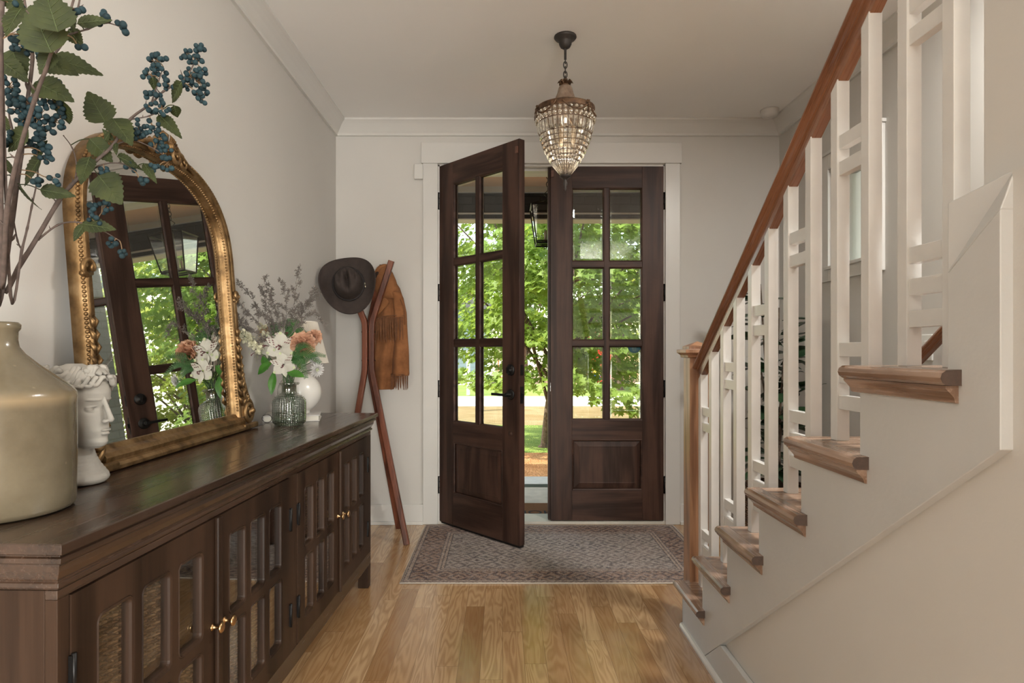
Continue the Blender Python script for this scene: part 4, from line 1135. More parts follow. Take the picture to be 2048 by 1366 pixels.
# ---------------------------------------------------------------- stoneware jug
jc = (-.992, 1.223, ZT + .001)
jug = empty('stoneware_jug', jc); tag(jug, 'large cream stoneware jug with sloping shoulder at the near end of the sideboard', 'jug')
def glaze():
    m = NT('cream_glaze'); n = m.noise(m.co(), 9, 5, .6); n2 = m.noise(m.co(), 60, 3); sp = m.node('TexVoronoi', {'Vector': m.co(), 'Scale': 26.0})
    col = m.ramp(n, [(.3, (.105, .083, .052)), (.7, (.158, .130, .086))])
    s = m.node('SeparateXYZ', {0: m.co()})
    col = m.mix(m.math('MULTIPLY', m.ramp(s.outputs[2], [(.205, (0, 0, 0)), (.222, (1, 1, 1)), (.24, (0, 0, 0))]), .5), col, (.36, .26, .15))
    col = m.mix(m.ramp(sp.outputs['Distance'], [(.0, (.8, .8, .8)), (.10, (0, 0, 0))]), col, (.22, .17, .11))
    m.set(base=col, rough=.22, coat=.4, coat_rough=.1, normal=m.bump(n2, .25, .0015)); return m.mat
b = MB()
b.lathe([(0, 0), (.120, 0), (.129, .004), (.132, .012), (.133, .06), (.1335, .15), (.133, .215), (.134, .222), (.1325, .232), (.124, .243), (.100, .262), (.070, .287), (.048, .308), (.038, .322), (.0355, .336), (.036, .352),
         (.040, .358), (.0405, .366), (.036, .371), (.028, .370), (.026, .36), (.026, .33), (.03, .31), (.02, .20), (0, .19)], 72)
b.build('jug_body', glaze(), jug)

# ---------------------------------------------------------------- classical head bust
bust = empty('bust', (-1.006, 1.485, ZT + .001), (0, 0, math.radians(-6))); tag(bust, 'white plaster classical head bust with curled hair between jug and mirror', 'bust')
plaster = flat('plaster', (.36, .335, .295), .75, var=.05, nscale=12, bump=.3, bscale=90, bdist=.0008)
b = MB()
def E(c, r, rx=0, ry=0, rz=0):
    R = Euler((rx, ry, rz)).to_matrix()
    b.sph(c, 1.0, 20, 14, r, R)
HP = [(.084, .050, .000, .016), (.090, .063, -.004, .025), (.099, .0690, -.008, .031), (.110, .0650, -.018, .036), (.118, .0672, -.024, .040), (.127, .0690, -.032, .043), (.136, .0660, -.042, .046),
      (.150, .0635, -.056, .050), (.165, .0620, -.070, .0535), (.178, .0600, -.080, .056), (.190, .0615, -.086, .058), (.201, .0655, -.088, .060), (.215, .0665, -.089, .062), (.235, .0625, -.086, .062), (.255, .049, -.076, .056), (.272, .026, -.056, .043), (.284, -.002, -.026, .020)]
vs = []; NL, NR = 64, 88
for i in range(NL):
    z = HP[0][0] + (HP[-1][0] - HP[0][0]) * i / (NL - 1)
    for (z0, f0, k0, h0), (z1_, f1, k1, h1) in zip(HP, HP[1:]):
        if z0 <= z <= z1_ + 1e-9:
            t = (z - z0) / (z1_ - z0); fr_, bk_, hw = f0 + (f1 - f0) * t, k0 + (k1 - k0) * t, h0 + (h1 - h0) * t; break
    xc_ = fr_ * .15 + bk_ * .35
    for j in range(NR):
        a = 2 * PI * j / NR; c, s_ = math.cos(a), math.sin(a); p = 2.25 if c > 0 else 2.0
        x = xc_ + (fr_ - xc_ if c > 0 else xc_ - bk_) * math.copysign(abs(c) ** (2 / p), c); y = hw * math.copysign(abs(s_) ** (2 / p), s_)
        if c > 0:
            x -= .0105 * math.exp(-((abs(y) - .023) / .0120) ** 2 - ((z - .1790) / .0075) ** 2)
            x -= .0035 * math.exp(-((abs(y) - .040) / .012) ** 2 - ((z - .125) / .012) ** 2)
        vs.append((x, y, z))
b.add(vs, [(i * NR + j, i * NR + (j + 1) % NR, (i + 1) * NR + (j + 1) % NR, (i + 1) * NR + j) for i in range(NL - 1) for j in range(NR)] + [tuple(range(NR)), tuple(range(NR * NL - 1, NR * (NL - 1) - 1, -1))], True)
for s in (-1, 1):
    E((.0545, s * .021, .2005), (.0085, .020, .0048), 0, .1, s * .40)
    E((.0440, s * .0235, .1785), (.0098, .0128, .0088))
    E((.0500, s * .0235, .1838), (.0062, .0140, .0030), s * -.12, 0, s * .40)
    E((.0485, s * .0235, .1728), (.0055, .0125, .0022), s * .10, 0, s * .40)
    E((.0725, s * .0080, .1490), (.0070, .0048, .0046))
    E((-.008, s * .058, .175), (.012, .007, .018))
for i in range(10):
    t = i / 9; E((.0630 + .0190 * t, 0, .200 - .047 * t), (.0050 + .0015 * t, .0042 + .0026 * t, .0070))
E((.0805, 0, .1520), (.0072, .0066, .0062))
E((.0695, 0, .1278), (.0068, .0150, .0030)); E((.0680, 0, .1195), (.0064, .0128, .0040))
for i in range(12):
    t = i / 11; E((-.012 - .006 * t + .010 * t * t, 0, .125 - .10 * t), (.038 + .020 * t ** 2.5, .037 + .032 * t ** 2.5, .020))
E((.000, 0, .018), (.060, .068, .026), 0, .12, 0)
bm_ = b.build('head', plaster, bust)
bm_.data.transform(Matrix.Translation((0, 0, 0)))
for v in bm_.data.vertices:
    if v.co.z < .001: v.co.z = .001
rm = bm_.modifiers.new('remesh', 'REMESH'); rm.mode = 'VOXEL'; rm.voxel_size = .0013; rm.use_smooth_shade = True
sm_ = bm_.modifiers.new('smooth', 'SMOOTH'); sm_.factor = .6; sm_.iterations = 5
b = MB(); rnd = random.Random(4)
for side in (-1, 1):
    for i in range(15):
        a = .12 + i * .17
        z0 = .247 - .010 * math.sin(i * 1.3)
        def hp(th, z, r=1.0):
            return Vector((-.012 + .082 * r * math.cos(th) * (1 - max(0, z - .22) * 4.5), side * .069 * r * math.sin(th) * (1 - max(0, z - .22) * 4.5), z))
        pts = []
        for k in range(7):
            t = k / 6; th = a + t * .62 + .05 * math.sin(6 * t + i); z = .274 - (.028 + .022 * min(1, a)) * t - .020 * a * t + .007 * math.sin(9 * t + i * 1.7)
            pts.append(hp(th, z, 1.0 + .035 * math.sin(7 * t + i)))
        b.tube(spline(pts, 3), [.0035] + [.0088 + .002 * math.sin(q * .8 + i) for q in range(17)] + [.003], 7, flat=.7)
    for i in range(12):
        a = .1 + i * .24
        pts = []
        for k in range(6):
            t = k / 5; th = a + t * .5; z = .250 - (.012 + .045 * min(1, a / 1.2)) * t + .006 * math.sin(8 * t + i)
            r = 1.0
            pts.append(Vector((-.012 + .083 * math.cos(th), side * .070 * math.sin(th), z)))
        if a + .5 > .55: b.tube(spline(pts, 3), [.0035] + [.0080] * 14 + [.003], 6, flat=.7)
    for i in range(8):
        th = 1.25 + i * .22; c = hp(th, .222 - .012 * i, 1.04)
        b.tube([c + Vector((.012 * math.cos(q), 0, .012 * math.sin(q))) for q in [k * .8 for k in range(9)]], [.008 - .0006 * k for k in range(9)], 6)
E_ = b.sph((-.010, 0, .225), 1, 20, 12, (.074, .063, .055))
b.build('hair', plaster, bust)
b = MB()
for i in range(18):
    th = -2.2 + i * 4.4 / 17; c = Vector((-.006 + .070 * math.cos(th), .060 * math.sin(th), .262 + .010 * math.cos(th * 2) - .014))
    d = Vector((-.35 - .4 * abs(math.sin(th)), math.sin(th) * .6, .55)); Bm = basis(d, (math.cos(th), math.sin(th), .3))
    L = .036; vs = []
    for u in range(6):
        t = u / 5; w = .013 * math.sin(PI * min(1, t * .92 + .06))
        for q in (-1, 0, 1): vs.append(c + Bm @ Vector((L * t, q * w, .004 * (1 - abs(q)) - .010 * t * t)))
    n0 = len(vs); vs += [p - Bm @ Vector((0, 0, .003)) for p in vs]
    fs = [(u * 3 + q, u * 3 + q + 1, u * 3 + q + 4, u * 3 + q + 3) for u in range(5) for q in range(2)]
    fs += [tuple(n0 + j for j in reversed(f)) for f in fs]
    b.add(vs, fs, True)
b.build('leaf_wreath', plaster, bust)
# ---------------------------------------------------------------- coat rack, hat, jacket
ck = empty('coat_rack', (-.845, 3.96, 0)); tag(ck, 'reddish wooden coat rack of three bent posts joined at the waist', 'coat rack')
def post(foot, top, ox, oy, zl=1.06, zh=1.36):
    b = MB(); w = .036
    pts = [Vector(foot), Vector(foot).lerp(Vector((ox, oy, zl)), .96), Vector((ox, oy, zl + .035)), Vector((ox, oy, zh - .035)), Vector((ox, oy, zh)).lerp(Vector(top), .06), Vector(top)]
    pts = [pts[0]] + spline(pts[1:-1], 4) + [pts[-1]]
    h = w / 2; c = .005
    pr = [(-h + c, -h), (h - c, -h), (h, -h + c), (h, h - c), (h - c, h), (-h + c, h), (-h, h - c), (-h, -h + c)]
    b.sweep(pts, pr, up=(ox if abs(ox) > .001 else .01, -1.0, .02))
    return b.build('post', M['mahog'], ck, bevel=.0012)
post((.262, -.150, 0), (.150, -.045, 1.745), .020, -.012)
post((-.180, -.105, 0), (-.135, -.075, 1.66), -.024, -.010)
post((.155, .200, 0), (.055, .150, 1.74), .0, .026)
b = MB(); b.tube([(-.045, -.012, 1.30), (.042, -.012, 1.30)], .005, 8); b.tube([(-.045, -.012, 1.12), (.042, -.012, 1.12)], .005, 8)
b.build('bolt', M['black'], ck)
b = MB(); b.box(.148, .158, .160, .180, .18, .215); b.build('paper_label', M['white_ext'], ck)

# hat: crown points to the camera
hat = empty('cowboy_hat', Pw(697, 568, 3.835)); tag(hat, 'dark brown felt cowboy hat hanging on the coat rack', 'hat')
zx = Vector((.13, -1.0, .10)).normalized()
ux = Vector((math.cos(math.radians(8)), 0, math.sin(math.radians(8)))); xa = (ux - zx * ux.dot(zx)).normalized(); ya_ = zx.cross(xa)
HM = Matrix((xa, ya_, zx)).transposed().to_4x4()
hat.matrix_world = Matrix.Translation(hat.location) @ HM
hat.rotation_euler = HM.to_euler(); 
NA, vs, fs = 72, [], []
rings = []
def crown_r(a): return (.094 + .004 * math.cos(2 * a)) * (1 / math.sqrt((math.cos(a) / .93) ** 2 + (math.sin(a) / 1.12) ** 2))
def brim_r(a): return .178 * (1 / math.sqrt((math.cos(a) / 1.02) ** 2 + (math.sin(a) / 1.02) ** 2)) * (1 + .045 * math.cos(3 * (a - .55)) + .02 * math.cos(2 * a))
def pinch(x, y, h):
    # centre dent and two side dents on the upper crown
    d = .055 * math.exp(-(x / .014) ** 2) * math.exp(-((y - .015) / .055) ** 2)
    d += .030 * math.exp(-((x - .043) / .012) ** 2 - ((y - .032) / .045) ** 2) + .030 * math.exp(-((x + .043) / .012) ** 2 - ((y - .032) / .045) ** 2)
    return d * min(1, h / .07)
def hat_surf(off):
    L = []
    for u in [0, .12, .25, .4, .55, .68, .79, .87, .93, .97, 1.0]:              # crown dome
        ring = []
        for j in range(NA):
            a = 2 * PI * j / NA; R = crown_r(a) * (1 - .12 * 1)
            hh = .118 * (1 - max(0, (u - .55) / .45) ** 2.6 * .45)
            r = R * u
            x, y = r * math.cos(a), r * math.sin(a)
            ring.append(Vector((x, y, hh - pinch(x, y, hh) + .012 * y / .09)))
        L.append(ring)
    for v in (.25, .55, .8, .93, 1.0):                                        # crown side down to the band
        ring = []
        for j in range(NA):
            a = 2 * PI * j / NA; R = crown_r(a) * (.88 + .12 * v)
            x, y = R * math.cos(a), R * math.sin(a)
            hh = .118 * .55 * (1 - v)
            ring.append(Vector((x, y, hh + (0.012 * y / .09) * (1 - v) - pinch(x, y, hh) * .6)))
        L.append(ring)
    for v in (.06, .18, .35, .55, .75, .9, 1.0):                               # brim
        ring = []
        for j in range(NA):
            a = 2 * PI * j / NA; R = crown_r(a) + (brim_r(a) - crown_r(a)) * v
            curl = .048 * v ** 2 * math.cos(a) ** 2 - .020 * v * abs(math.sin(a)) ** 2
            ring.append(Vector((R * math.cos(a) * (1 - .10 * v * v * math.cos(a) ** 2), R * math.sin(a), -.002 + curl)))
        L.append(ring)
    return L
L = hat_surf(0); b = MB(); vs = [p for r in L for p in r]; 
fs = [(i * NA + j, i * NA + (j + 1) % NA, (i + 1) * NA + (j + 1) % NA, (i + 1) * NA + j) for i in range(len(L) - 1) for j in range(NA)]
b.add(vs, fs, True)
felt = flat('brown_felt', (.034, .023, .019), .85, var=.25, nscale=30, bump=.5, bscale=400, bdist=.0006)
o = b.build('hat_body', felt, hat, weld=True); sd = o.modifiers.new('thickness', 'SOLIDIFY'); sd.thickness = .003; sd.offset = -1
b = MB(); b.tube([(crown_r(a) * 1.02 * math.cos(a), crown_r(a) * 1.02 * math.sin(a), .006) for a in [2 * PI * j / 48 for j in range(48)]], .006, 6, closed=True, flat=1)
b.build('hat_band', flat('band_felt', (.012, .008, .008), .7), hat)
b = MB()
for dz in (.0, .018): b.sph((crown_r(-.15) + .008, -.012 - dz, .016), .006, 8, 6, (.7, 1.4, .7))
b.build('band_buckle', flat('hat_buckle', (.6, .55, .42), .3, .9), hat)

# jacket
jk = empty('suede_jacket', (-.73, 4.09, .90)); tag(jk, 'tan suede jacket with fringes hanging on the coat rack', 'jacket')
JY = 4.06
def suede_mat():
    m = NT('tan_suede'); n = m.noise(m.co(), 7, 5, .65); n2 = m.noise(m.co(), 220, 3)
    m.set(base=m.ramp(n, [(.3, (.155, .062, .024)), (.55, (.265, .112, .046)), (.8, (.36, .165, .072))]), rough=.9, spec=.15, sheen=.05, normal=m.bump(n2, .5, .001)); return m.mat
suede = suede_mat()
suede_dark = flat('fringe_shade_suede', (.15, .062, .026), .9, var=.3, nscale=60)  # darker suede copy: shade between the fringe strands put into the colour
def jx(px): return (px - VPX) * JY / F_PX + .73
def jz(py): return CAM_Z - (py - VPY) * JY / F_PX - .90
def loft(name, rows, dep, fold, seed, parent, n=28, y0=0.0):
    b = MB(); vs = []; k = len(rows)
    for i, (py, xa_, xb_) in enumerate(rows):
        z = jz(py); a0 = jx(xa_); a1 = jx(xb_); c = (a0 + a1) / 2; h = (a1 - a0) / 2
        for j in range(n):
            a = 2 * PI * j / n; x = c + h * math.cos(a)
            dd = dep * (.55 if i == 0 else 1)
            y = y0 + dd * math.sin(a) * (1 - .15 * abs(math.cos(a)))
            y += fold * math.sin(x * 70 + seed + 1.4 * math.sin(z * 9 + seed)) * (1 if math.sin(a) < 0 else .3)
            y += fold * .8 * math.sin(z * 24 + x * 30 + seed * 2)
            vs.append((x, y, z))
    fs = [(i * n + j, i * n + (j + 1) % n, (i + 1) * n + (j + 1) % n, (i + 1) * n + j) for i in range(k - 1) for j in range(n)]
    fs += [tuple(range(n - 1, -1, -1)), tuple(range((k - 1) * n, k * n))]
    b.add(vs, fs, True); return b.build(name, suede, parent)
def densify(rows, s=4):
    out = []
    for i in range(len(rows) - 1):
        for q in range(s):
            t = q / s; out.append(tuple(rows[i][c] + (rows[i + 1][c] - rows[i][c]) * t for c in range(3)))
    return out + [rows[-1]]
body = densify([(560, 768, 788), (575, 760, 798), (600, 755, 806), (626, 754, 806), (660, 752, 802), (694, 750, 799), (740, 745, 797), (772, 742, 790), (779, 745, 786)])
jb = loft('jacket_body', body, .055, .010, 1.0, jk)
sl = densify([(583, 783, 802), (597, 786, 808), (626, 790, 814), (660, 790, 816), (694, 789, 818), (725, 786, 819), (747, 784, 820), (751, 785, 819)])
slv = loft('sleeve', sl, .040, .008, 2.2, jk, y0=-.046)
sl2 = densify([(600, 752, 764), (640, 748, 762), (700, 746, 760), (760, 739, 756), (776, 739, 752)])
loft('far_sleeve', sl2, .03, .004, 4.0, jk, y0=.030)
# collar: rolled fold over the peg, and lapel
b = MB()
def strip_surface(b, rows, thick=.004):
    """rows of (x,y,z) left-right lists, same length"""
    m_ = len(rows[0]); vs = [p for r in rows for p in r]; n0 = len(vs)
    vs += [(p[0], p[1] + thick, p[2]) for p in vs]
    fs = [(i * m_ + j, i * m_ + j + 1, (i + 1) * m_ + j + 1, (i + 1) * m_ + j) for i in range(len(rows) - 1) for j in range(m_ - 1)]
    fs += [tuple(n0 + q for q in reversed(f)) for f in fs]
    k = len(rows)
    for i in range(k - 1):
        a, c = i * m_, (i + 1) * m_; fs.append((a, c, n0 + c, n0 + a)); a, c = i * m_ + m_ - 1, (i + 1) * m_ + m_ - 1; fs.append((c, a, n0 + a, n0 + c))
    for j in range(m_ - 1):
        fs.append((j + 1, j, n0 + j, n0 + j + 1)); a = (k - 1) * m_ + j; fs.append((a, a + 1, n0 + a + 1, n0 + a))
    b.add(vs, fs, True)
def J(px, py, dy): return (jx(px), dy, jz(py))
strip_surface(b, [[J(757, 545, -.035), J(762, 536, -.050), J(771, 533, -.055), J(780, 536, -.050), J(785, 545, -.035)],
                  [J(750, 556, -.045), J(759, 551, -.070), J(770, 552, -.075), J(783, 556, -.070), J(792, 560, -.045)],
                  [J(749, 572, -.045), J(757, 571, -.072), J(770, 575, -.080), J(786, 580, -.075), J(799, 583, -.050)],
                  [J(749, 590, -.040), J(756, 592, -.064), J(768, 597, -.075), J(786, 598, -.075), J(800, 596, -.055)]], .012)
b.build('collar', suede, jk)
b = MB(); b.tube(spline([J(752, 590, -.02), J(751, 565, -.03), J(757, 542, -.035), J(768, 534, -.03), J(780, 537, -.02)], 6), [.012] + [.020] * 22 + [.014] * 2, 10)
b.build('collar_roll', suede, jk)
b = MB()
strip_surface(b, [[J(766, 596, -.084), J(774, 597, -.080), J(779, 602, -.080), J(781, 606, -.078)], [J(757, 612, -.074), J(768, 606, -.082), J(776, 610, -.082), J(777, 613, -.086)],
                  [J(754, 640, -.070), J(760, 630, -.078), J(766, 624, -.080), J(771, 618, -.080)]], .005)
b.build('lapel', suede, jk)
def fringe(name, xs0, xs1, top, length, y, n, seed, slope=0.0):
    b = MB(); rnd = random.Random(seed)
    for i in range(n):
        t = (i + .5) / n; px = xs0 + (xs1 - xs0) * t; x = jx(px); zt_ = jz(top(px)); l = length(px) * rnd.uniform(.88, 1.05) * JY / F_PX
        w = abs(jx(xs1) - jx(xs0)) / n * .46; dx = rnd.gauss(0, .004); yy = y + rnd.uniform(-.006, .006)
        b.tube([(x, yy + .004, zt_), (x + dx * .4, yy - .002, zt_ - l * .5), (x + dx, yy + rnd.uniform(-.005, .005), zt_ - l)], [w, w, w * .75], 4, smooth=False)
    return b.build(name, suede_dark, jk)
fringe('yoke_fringe', 755, 810, lambda p: 636 + (p - 755) * -.02, lambda p: 50 - (p - 755) * .12, -.108, 24, 3)
fringe('cuff_fringe', 784, 818.5, lambda p: 749, lambda p: 29, -.078, 22, 5)
b = MB(); b.sph(J(756, 551, -.050), .022, 12, 8, (.8, .6, 1.1)); b.build('collar_shade', flat('collar_shade_brown', (.035, .018, .012), .9), jk)  # dark patch that paints the shade inside the collar opening
b = MB(); b.tube(spline([J(754, 640, -.074), J(770, 634, -.080), J(790, 632, -.080), J(811, 632, -.07)], 6), .0035, 6); b.tube([J(784, 748, -.075), J(800, 748, -.083), J(819, 748, -.072)], .003, 6)
b.tube(spline([J(803, 600, -.072), J(811, 622, -.078), J(812, 650, -.078)], 6), .0028, 6)
b.build('seam', suede_dark, jk)

# ---------------------------------------------------------------- chandelier
CX, CY = .3125, 3.11
ch = empty('chandelier', (CX, CY, ZC)); tag(ch, 'antique urn shaped crystal bead chandelier hanging in front of the doors', 'chandelier')
rust = NT('aged_bronze'); n_ = rust.noise(rust.co(), 35, 4, .65)
rust.set(base=rust.ramp(n_, [(.3, (.050, .030, .020)), (.7, (.19, .105, .055))]), metal=.55, rough=.5, normal=rust.bump(n_, .4, .002)); rust = rust.mat
dk = flat('dark_iron', (.055, .048, .044), .5, .6, var=.2)
cone = NT('tarnished_gilt'); n_ = cone.noise(cone.co(), 25, 5, .65)
cone.set(base=cone.ramp(n_, [(.3, (.17, .11, .075)), (.7, (.38, .29, .22))]), metal=.35, rough=.5); cone = cone.mat
cry = NT('cut_crystal')
cry.set(base=(1, .985, .955, 1), rough=.03, trans=.0, ior=1.5, spec=.8)
crym = cry.node('BsdfTransparent', {'Color': (.90, .87, .80, 1)}); mixc = cry.node('MixShader'); gl_ = cry.node('BsdfGlossy', {'Color': (1, .98, .94, 1), 'Roughness': .04})
lwc = cry.node('LayerWeight', {'Blend': .5}); cry.l.new(cry.math('MULTIPLY_ADD', lwc.outputs['Facing'], .55, .22), mixc.inputs[0])
cry.l.new(crym.outputs[0], mixc.inputs[1]); cry.l.new(gl_.outputs[0], mixc.inputs[2]); cry.l.new(mixc.outputs[0], cry.out.inputs[0]); cry = cry.mat
def zc(z): return z - ZC
b = MB(); b.lathe([(0, 0), (.055, 0), (.056, -.006), (.050, -.014), (.036, -.022), (.032, -.030), (.031, -.040), (.024, -.054), (.012, -.062), (.006, -.066), (.006, -.115), (0, -.116)], 40)
b.build('ceiling_cup', dk, ch)
for i in range(5):
    z = -.118 - i * .024
    c = [(math.cos(a) * .009 * (1 if i % 2 else .15), math.cos(a) * .009 * (.15 if i % 2 else 1), z + math.sin(a) * .017) for a in [2 * PI * q / 14 for q in range(14)]]
    b = MB(); b.tube(c, .0028, 6, closed=True); b.build('chain_link', dk, ch)
b = MB()
for i in range(8):
    a = 2 * PI * i / 8; c, s_ = math.cos(a), math.sin(a)
    b.tube([(.008 * c, .008 * s_, zc(2.515)), (.020 * c, .020 * s_, zc(2.508)), (.032 * c, .032 * s_, zc(2.520)), (.038 * c, .038 * s_, zc(2.512))], [.007, .010, .009, .003], 7, flat=.45)
b.lathe([(0, zc(2.54)), (.010, zc(2.535)), (.016, zc(2.52)), (.020, zc(2.50)), (.018, zc(2.495)), (0, zc(2.495))], 24)
b.build('leaf_crown', rust, ch)
b = MB(); b.lathe([(.014, zc(2.502)), (.030, zc(2.494)), (.034, zc(2.486)), (.040, zc(2.462)), (.052, zc(2.43)), (.075, zc(2.402)), (.110, zc(2.388)), (.140, zc(2.384)), (.140, zc(2.378)), (.10, zc(2.382)), (.05, zc(2.42)), (.03, zc(2.48))], 48)
b.build('upper_cone', cone, ch)
ZR = 2.372
b = MB(); b.lathe([(.140, zc(ZR + .014)), (.1455, zc(ZR + .013)), (.147, zc(ZR + .008)), (.1455, zc(ZR - .008)), (.1475, zc(ZR - .013)), (.141, zc(ZR - .014)), (.140, zc(ZR + .014))], 64)
b.build('rim_band', rust, ch)
def prof_r(z):   # silhouette of the basket, z absolute
    P = [(2.358, .1435), (2.33, .1425), (2.30, .139), (2.26, .1305), (2.22, .119), (2.18, .104), (2.14, .084), (2.115, .069), (2.08, .043), (2.050, .022)]
    for (za, ra), (zb_, rb) in zip(P, P[1:]):
        if za >= z >= zb_: return ra + (rb - ra) * (za - z) / (za - zb_)
    return P[-1][1]
NC = 34
zs = [2.358, 2.334, 2.308, 2.248, 2.225, 2.203, 2.181, 2.159, 2.137, 2.117]
b = MB()
for z in zs + [2.117]:
    b.tube([(prof_r(z) * math.cos(a), prof_r(z) * math.sin(a), zc(z)) for a in [2 * PI * j / NC for j in range(NC)]], .0013, 4, closed=True)
for j in range(NC):
    a = 2 * PI * (j + .5) / NC
    b.tube([(prof_r(z) * math.cos(a), prof_r(z) * math.sin(a), zc(z)) for z in [2.358, 2.33, 2.30, 2.26, 2.22, 2.18, 2.14, 2.115, 2.08, 2.052]], .0012, 4)
b.build('wire_cage', rust, ch)
def gem(b, a, z, w, h, d=.008):
    r = prof_r(z); c = Vector((r * math.cos(a), r * math.sin(a), zc(z)))
    dr = (prof_r(z - h * .4) - prof_r(z + h * .4)) / (h * .8)
    up = Vector((-dr * math.cos(a), -dr * math.sin(a), 1)).normalized(); tn = Vector((-math.sin(a), math.cos(a), 0)); nr = tn.cross(up).normalized()
    P = lambda u, v, k: c + tn * (u * w / 2) + up * (v * h / 2) + nr * (k * d)
    vs = [P(-1, -1, 0), P(1, -1, 0), P(1, 1, 0), P(-1, 1, 0), P(-.45, -.45, .6), P(.45, -.45, .6), P(.45, .45, .6), P(-.45, .45, .6), P(0, 0, -.7)]
    b.add(vs, [(0, 1, 5, 4), (1, 2, 6, 5), (2, 3, 7, 6), (3, 0, 4, 7), (4, 5, 6, 7), (1, 0, 8), (2, 1, 8), (3, 2, 8), (0, 3, 8)])
for i in range(len(zs) - 1):
    z = (zs[i] + zs[i + 1]) / 2; h = (zs[i] - zs[i + 1]) * .86; b = MB()
    for j in range(NC):
        a = 2 * PI * j / NC; w = 2 * PI * prof_r(z) / NC * .86
        if i < 2: b.sph((prof_r(z) * math.cos(a), prof_r(z) * math.sin(a), zc(z)), min(w, h) * .52, 10, 7)
        else: gem(b, a, z, w, h)
    b.build('crystal_row', cry, ch)
b = MB()
for j in range(NC):
    a = 2 * PI * j / NC; b.tube([(prof_r(z) * math.cos(a), prof_r(z) * math.sin(a), zc(z)) for z in (2.114, 2.09, 2.054)], [.0055, .0042, .0018], 5)
b.build('crystal_spears', cry, ch)
b = MB(); b.lathe([(.018, zc(2.058)), (.027, zc(2.052)), (.027, zc(2.047)), (.018, zc(2.040)), (.010, zc(2.034)), (.007, zc(2.026)), (.010, zc(2.018)), (.010, zc(2.008)), (.005, zc(1.998)), (.007, zc(1.990)), (.003, zc(1.982)), (0, zc(1.976))], 24)
b.build('finial', dk, ch)
b = MB()
for i in range(3):
    a = -PI / 2 + i * 2 * PI / 3 + .75; c = Vector((.147 * math.cos(a), .147 * math.sin(a), zc(ZR)))
    for q in range(6):
        t = q * PI / 3; e = c + Vector((-math.sin(a) * .014 * math.cos(t), math.cos(a) * .014 * math.cos(t), .004 + .014 * math.sin(t))); b.tube([c + Vector((0, 0, .004)), e], [.003, .0045], 6)
    for s_ in (-1, 1):
        pts = [(.150 * math.cos(a + s_ * t), .150 * math.sin(a + s_ * t), zc(ZR) - .042 * math.sin(t / .95 * PI) ** .8 + .003) for t in [0, .12, .3, .48, .65, .82, .95]]
        b.tube(spline(pts, 3), [.0035 + .002 * (q % 2) for q in range(19)], 6)
    for dz in range(3): b.tube([c + Vector((0, 0, -.005 - dz * .013)), c + Vector((.004 * math.cos(a), .004 * math.sin(a), -.018 - dz * .013))], [.006 - dz * .001, .003], 6)
b.build('garland', rust, ch)
b = MB()
for i in range(3):
    a = i * 2 * PI / 3; x, y = .04 * math.cos(a), .04 * math.sin(a)
    b.tube([(x, y, zc(2.30)), (x, y, zc(2.24))], .009, 10); b.sph((x, y, zc(2.225)), .013, 12, 8, (1, 1, 1.3)); b.tube([(0, 0, zc(2.36)), (x, y, zc(2.30))], .003, 6)
b.build('candle_bulbs', flat('bulb_warm_glass', (.80, .62, .42), .25), ch)

cl = bpy.data.lights.new('added_fill_chandelier', 'POINT'); cl.energy = 1.0; cl.color = (1.0, .955, .88); cl.shadow_soft_size = .075  # weak fill lamp added inside the unlit chandelier to brighten the hall
clo = bpy.data.objects.new('added_fill_chandelier', cl); COL.objects.link(clo); clo.parent = ch; clo.location = (0, 0, zc(2.19))

# ---------------------------------------------------------------- lamp, book, vase
ZS = ZT + .0005
def on_board(px, Y): return ((px - VPX) * Y / F_PX, Y, ZS)
bk = empty('book', (-.965, 2.87, ZS), (0, 0, math.radians(14))); tag(bk, 'pale hardback book lying under the white lamp', 'book')
b = MB(); b.box(-.115, .125, -.10, .10, .0, .004); b.box(-.115, .125, -.10, .10, .024, .028); b.box(-.117, -.113, -.10, .10, 0, .028); b.build('cover', flat('pale_cover', (.60, .575, .55), .5), bk, bevel=.001)
b = MB(); b.box(-.112, .120, -.096, .096, .004, .024); b.build('pages', flat('page_edges', (.74, .70, .62), .8), bk)
gls = empty('eyeglasses', (-1.005, 2.735, ZS + .0001)); tag(gls, 'thin dark wire eyeglasses beside the glass vase', 'glasses')
b = MB()
for dx in (-.026, .026): b.tube([(dx + .021 * math.cos(a), 0, .019 + .018 * math.sin(a)) for a in [2 * PI * q / 20 for q in range(20)]], .0012, 6, closed=True)
b.tube([(-.006, 0, .022), (0, 0, .026), (.006, 0, .022)], .0012, 6)
b.build('rims', M['black'], gls)
for s_ in (-1, 1): b = MB(); b.tube([(s_ * .047, 0, .022), (s_ * .046, .06, .012), (s_ * .040, .105, .0015)], .0012, 6); b.build('temple', M['black'], gls)
lp = empty('table_lamp', (-.935, 2.88, ZS + .0285)); tag(lp, 'white round based table lamp with pleated shade behind the flowers', 'lamp')
b = MB()
prof = [(0, 0), (.045, 0), (.047, .004)] + [(.098 * math.sin(t), .096 - .094 * math.cos(t)) for t in [.5 + i * (PI - .72) / 22 for i in range(23)]] + [(.016, .193), (.014, .205), (0, .206)]
b.lathe(prof, 56); b.build('lamp_base', flat('white_ceramic', (.74, .71, .66), .22, var=.02, coat=.3), lp)
b = MB(); b.tube([(0, 0, .20), (0, 0, .30)], .006, 8); b.lathe([(0, .27), (.016, .27), (.018, .30), (.012, .33), (0, .335)], 16); b.build('lamp_stem', M['brass'], lp)
b = MB(); vs = []; NP = 160
SH0, SH1, RB_, RT_ = .232, .420, .128, .078
for z, r in ((SH0, RB_), (SH1, RT_)):
    for j in range(NP):
        a = 2 * PI * j / NP; rr = r + (.0018 if j % 2 else -.0018); vs.append((rr * math.cos(a), rr * math.sin(a), z))
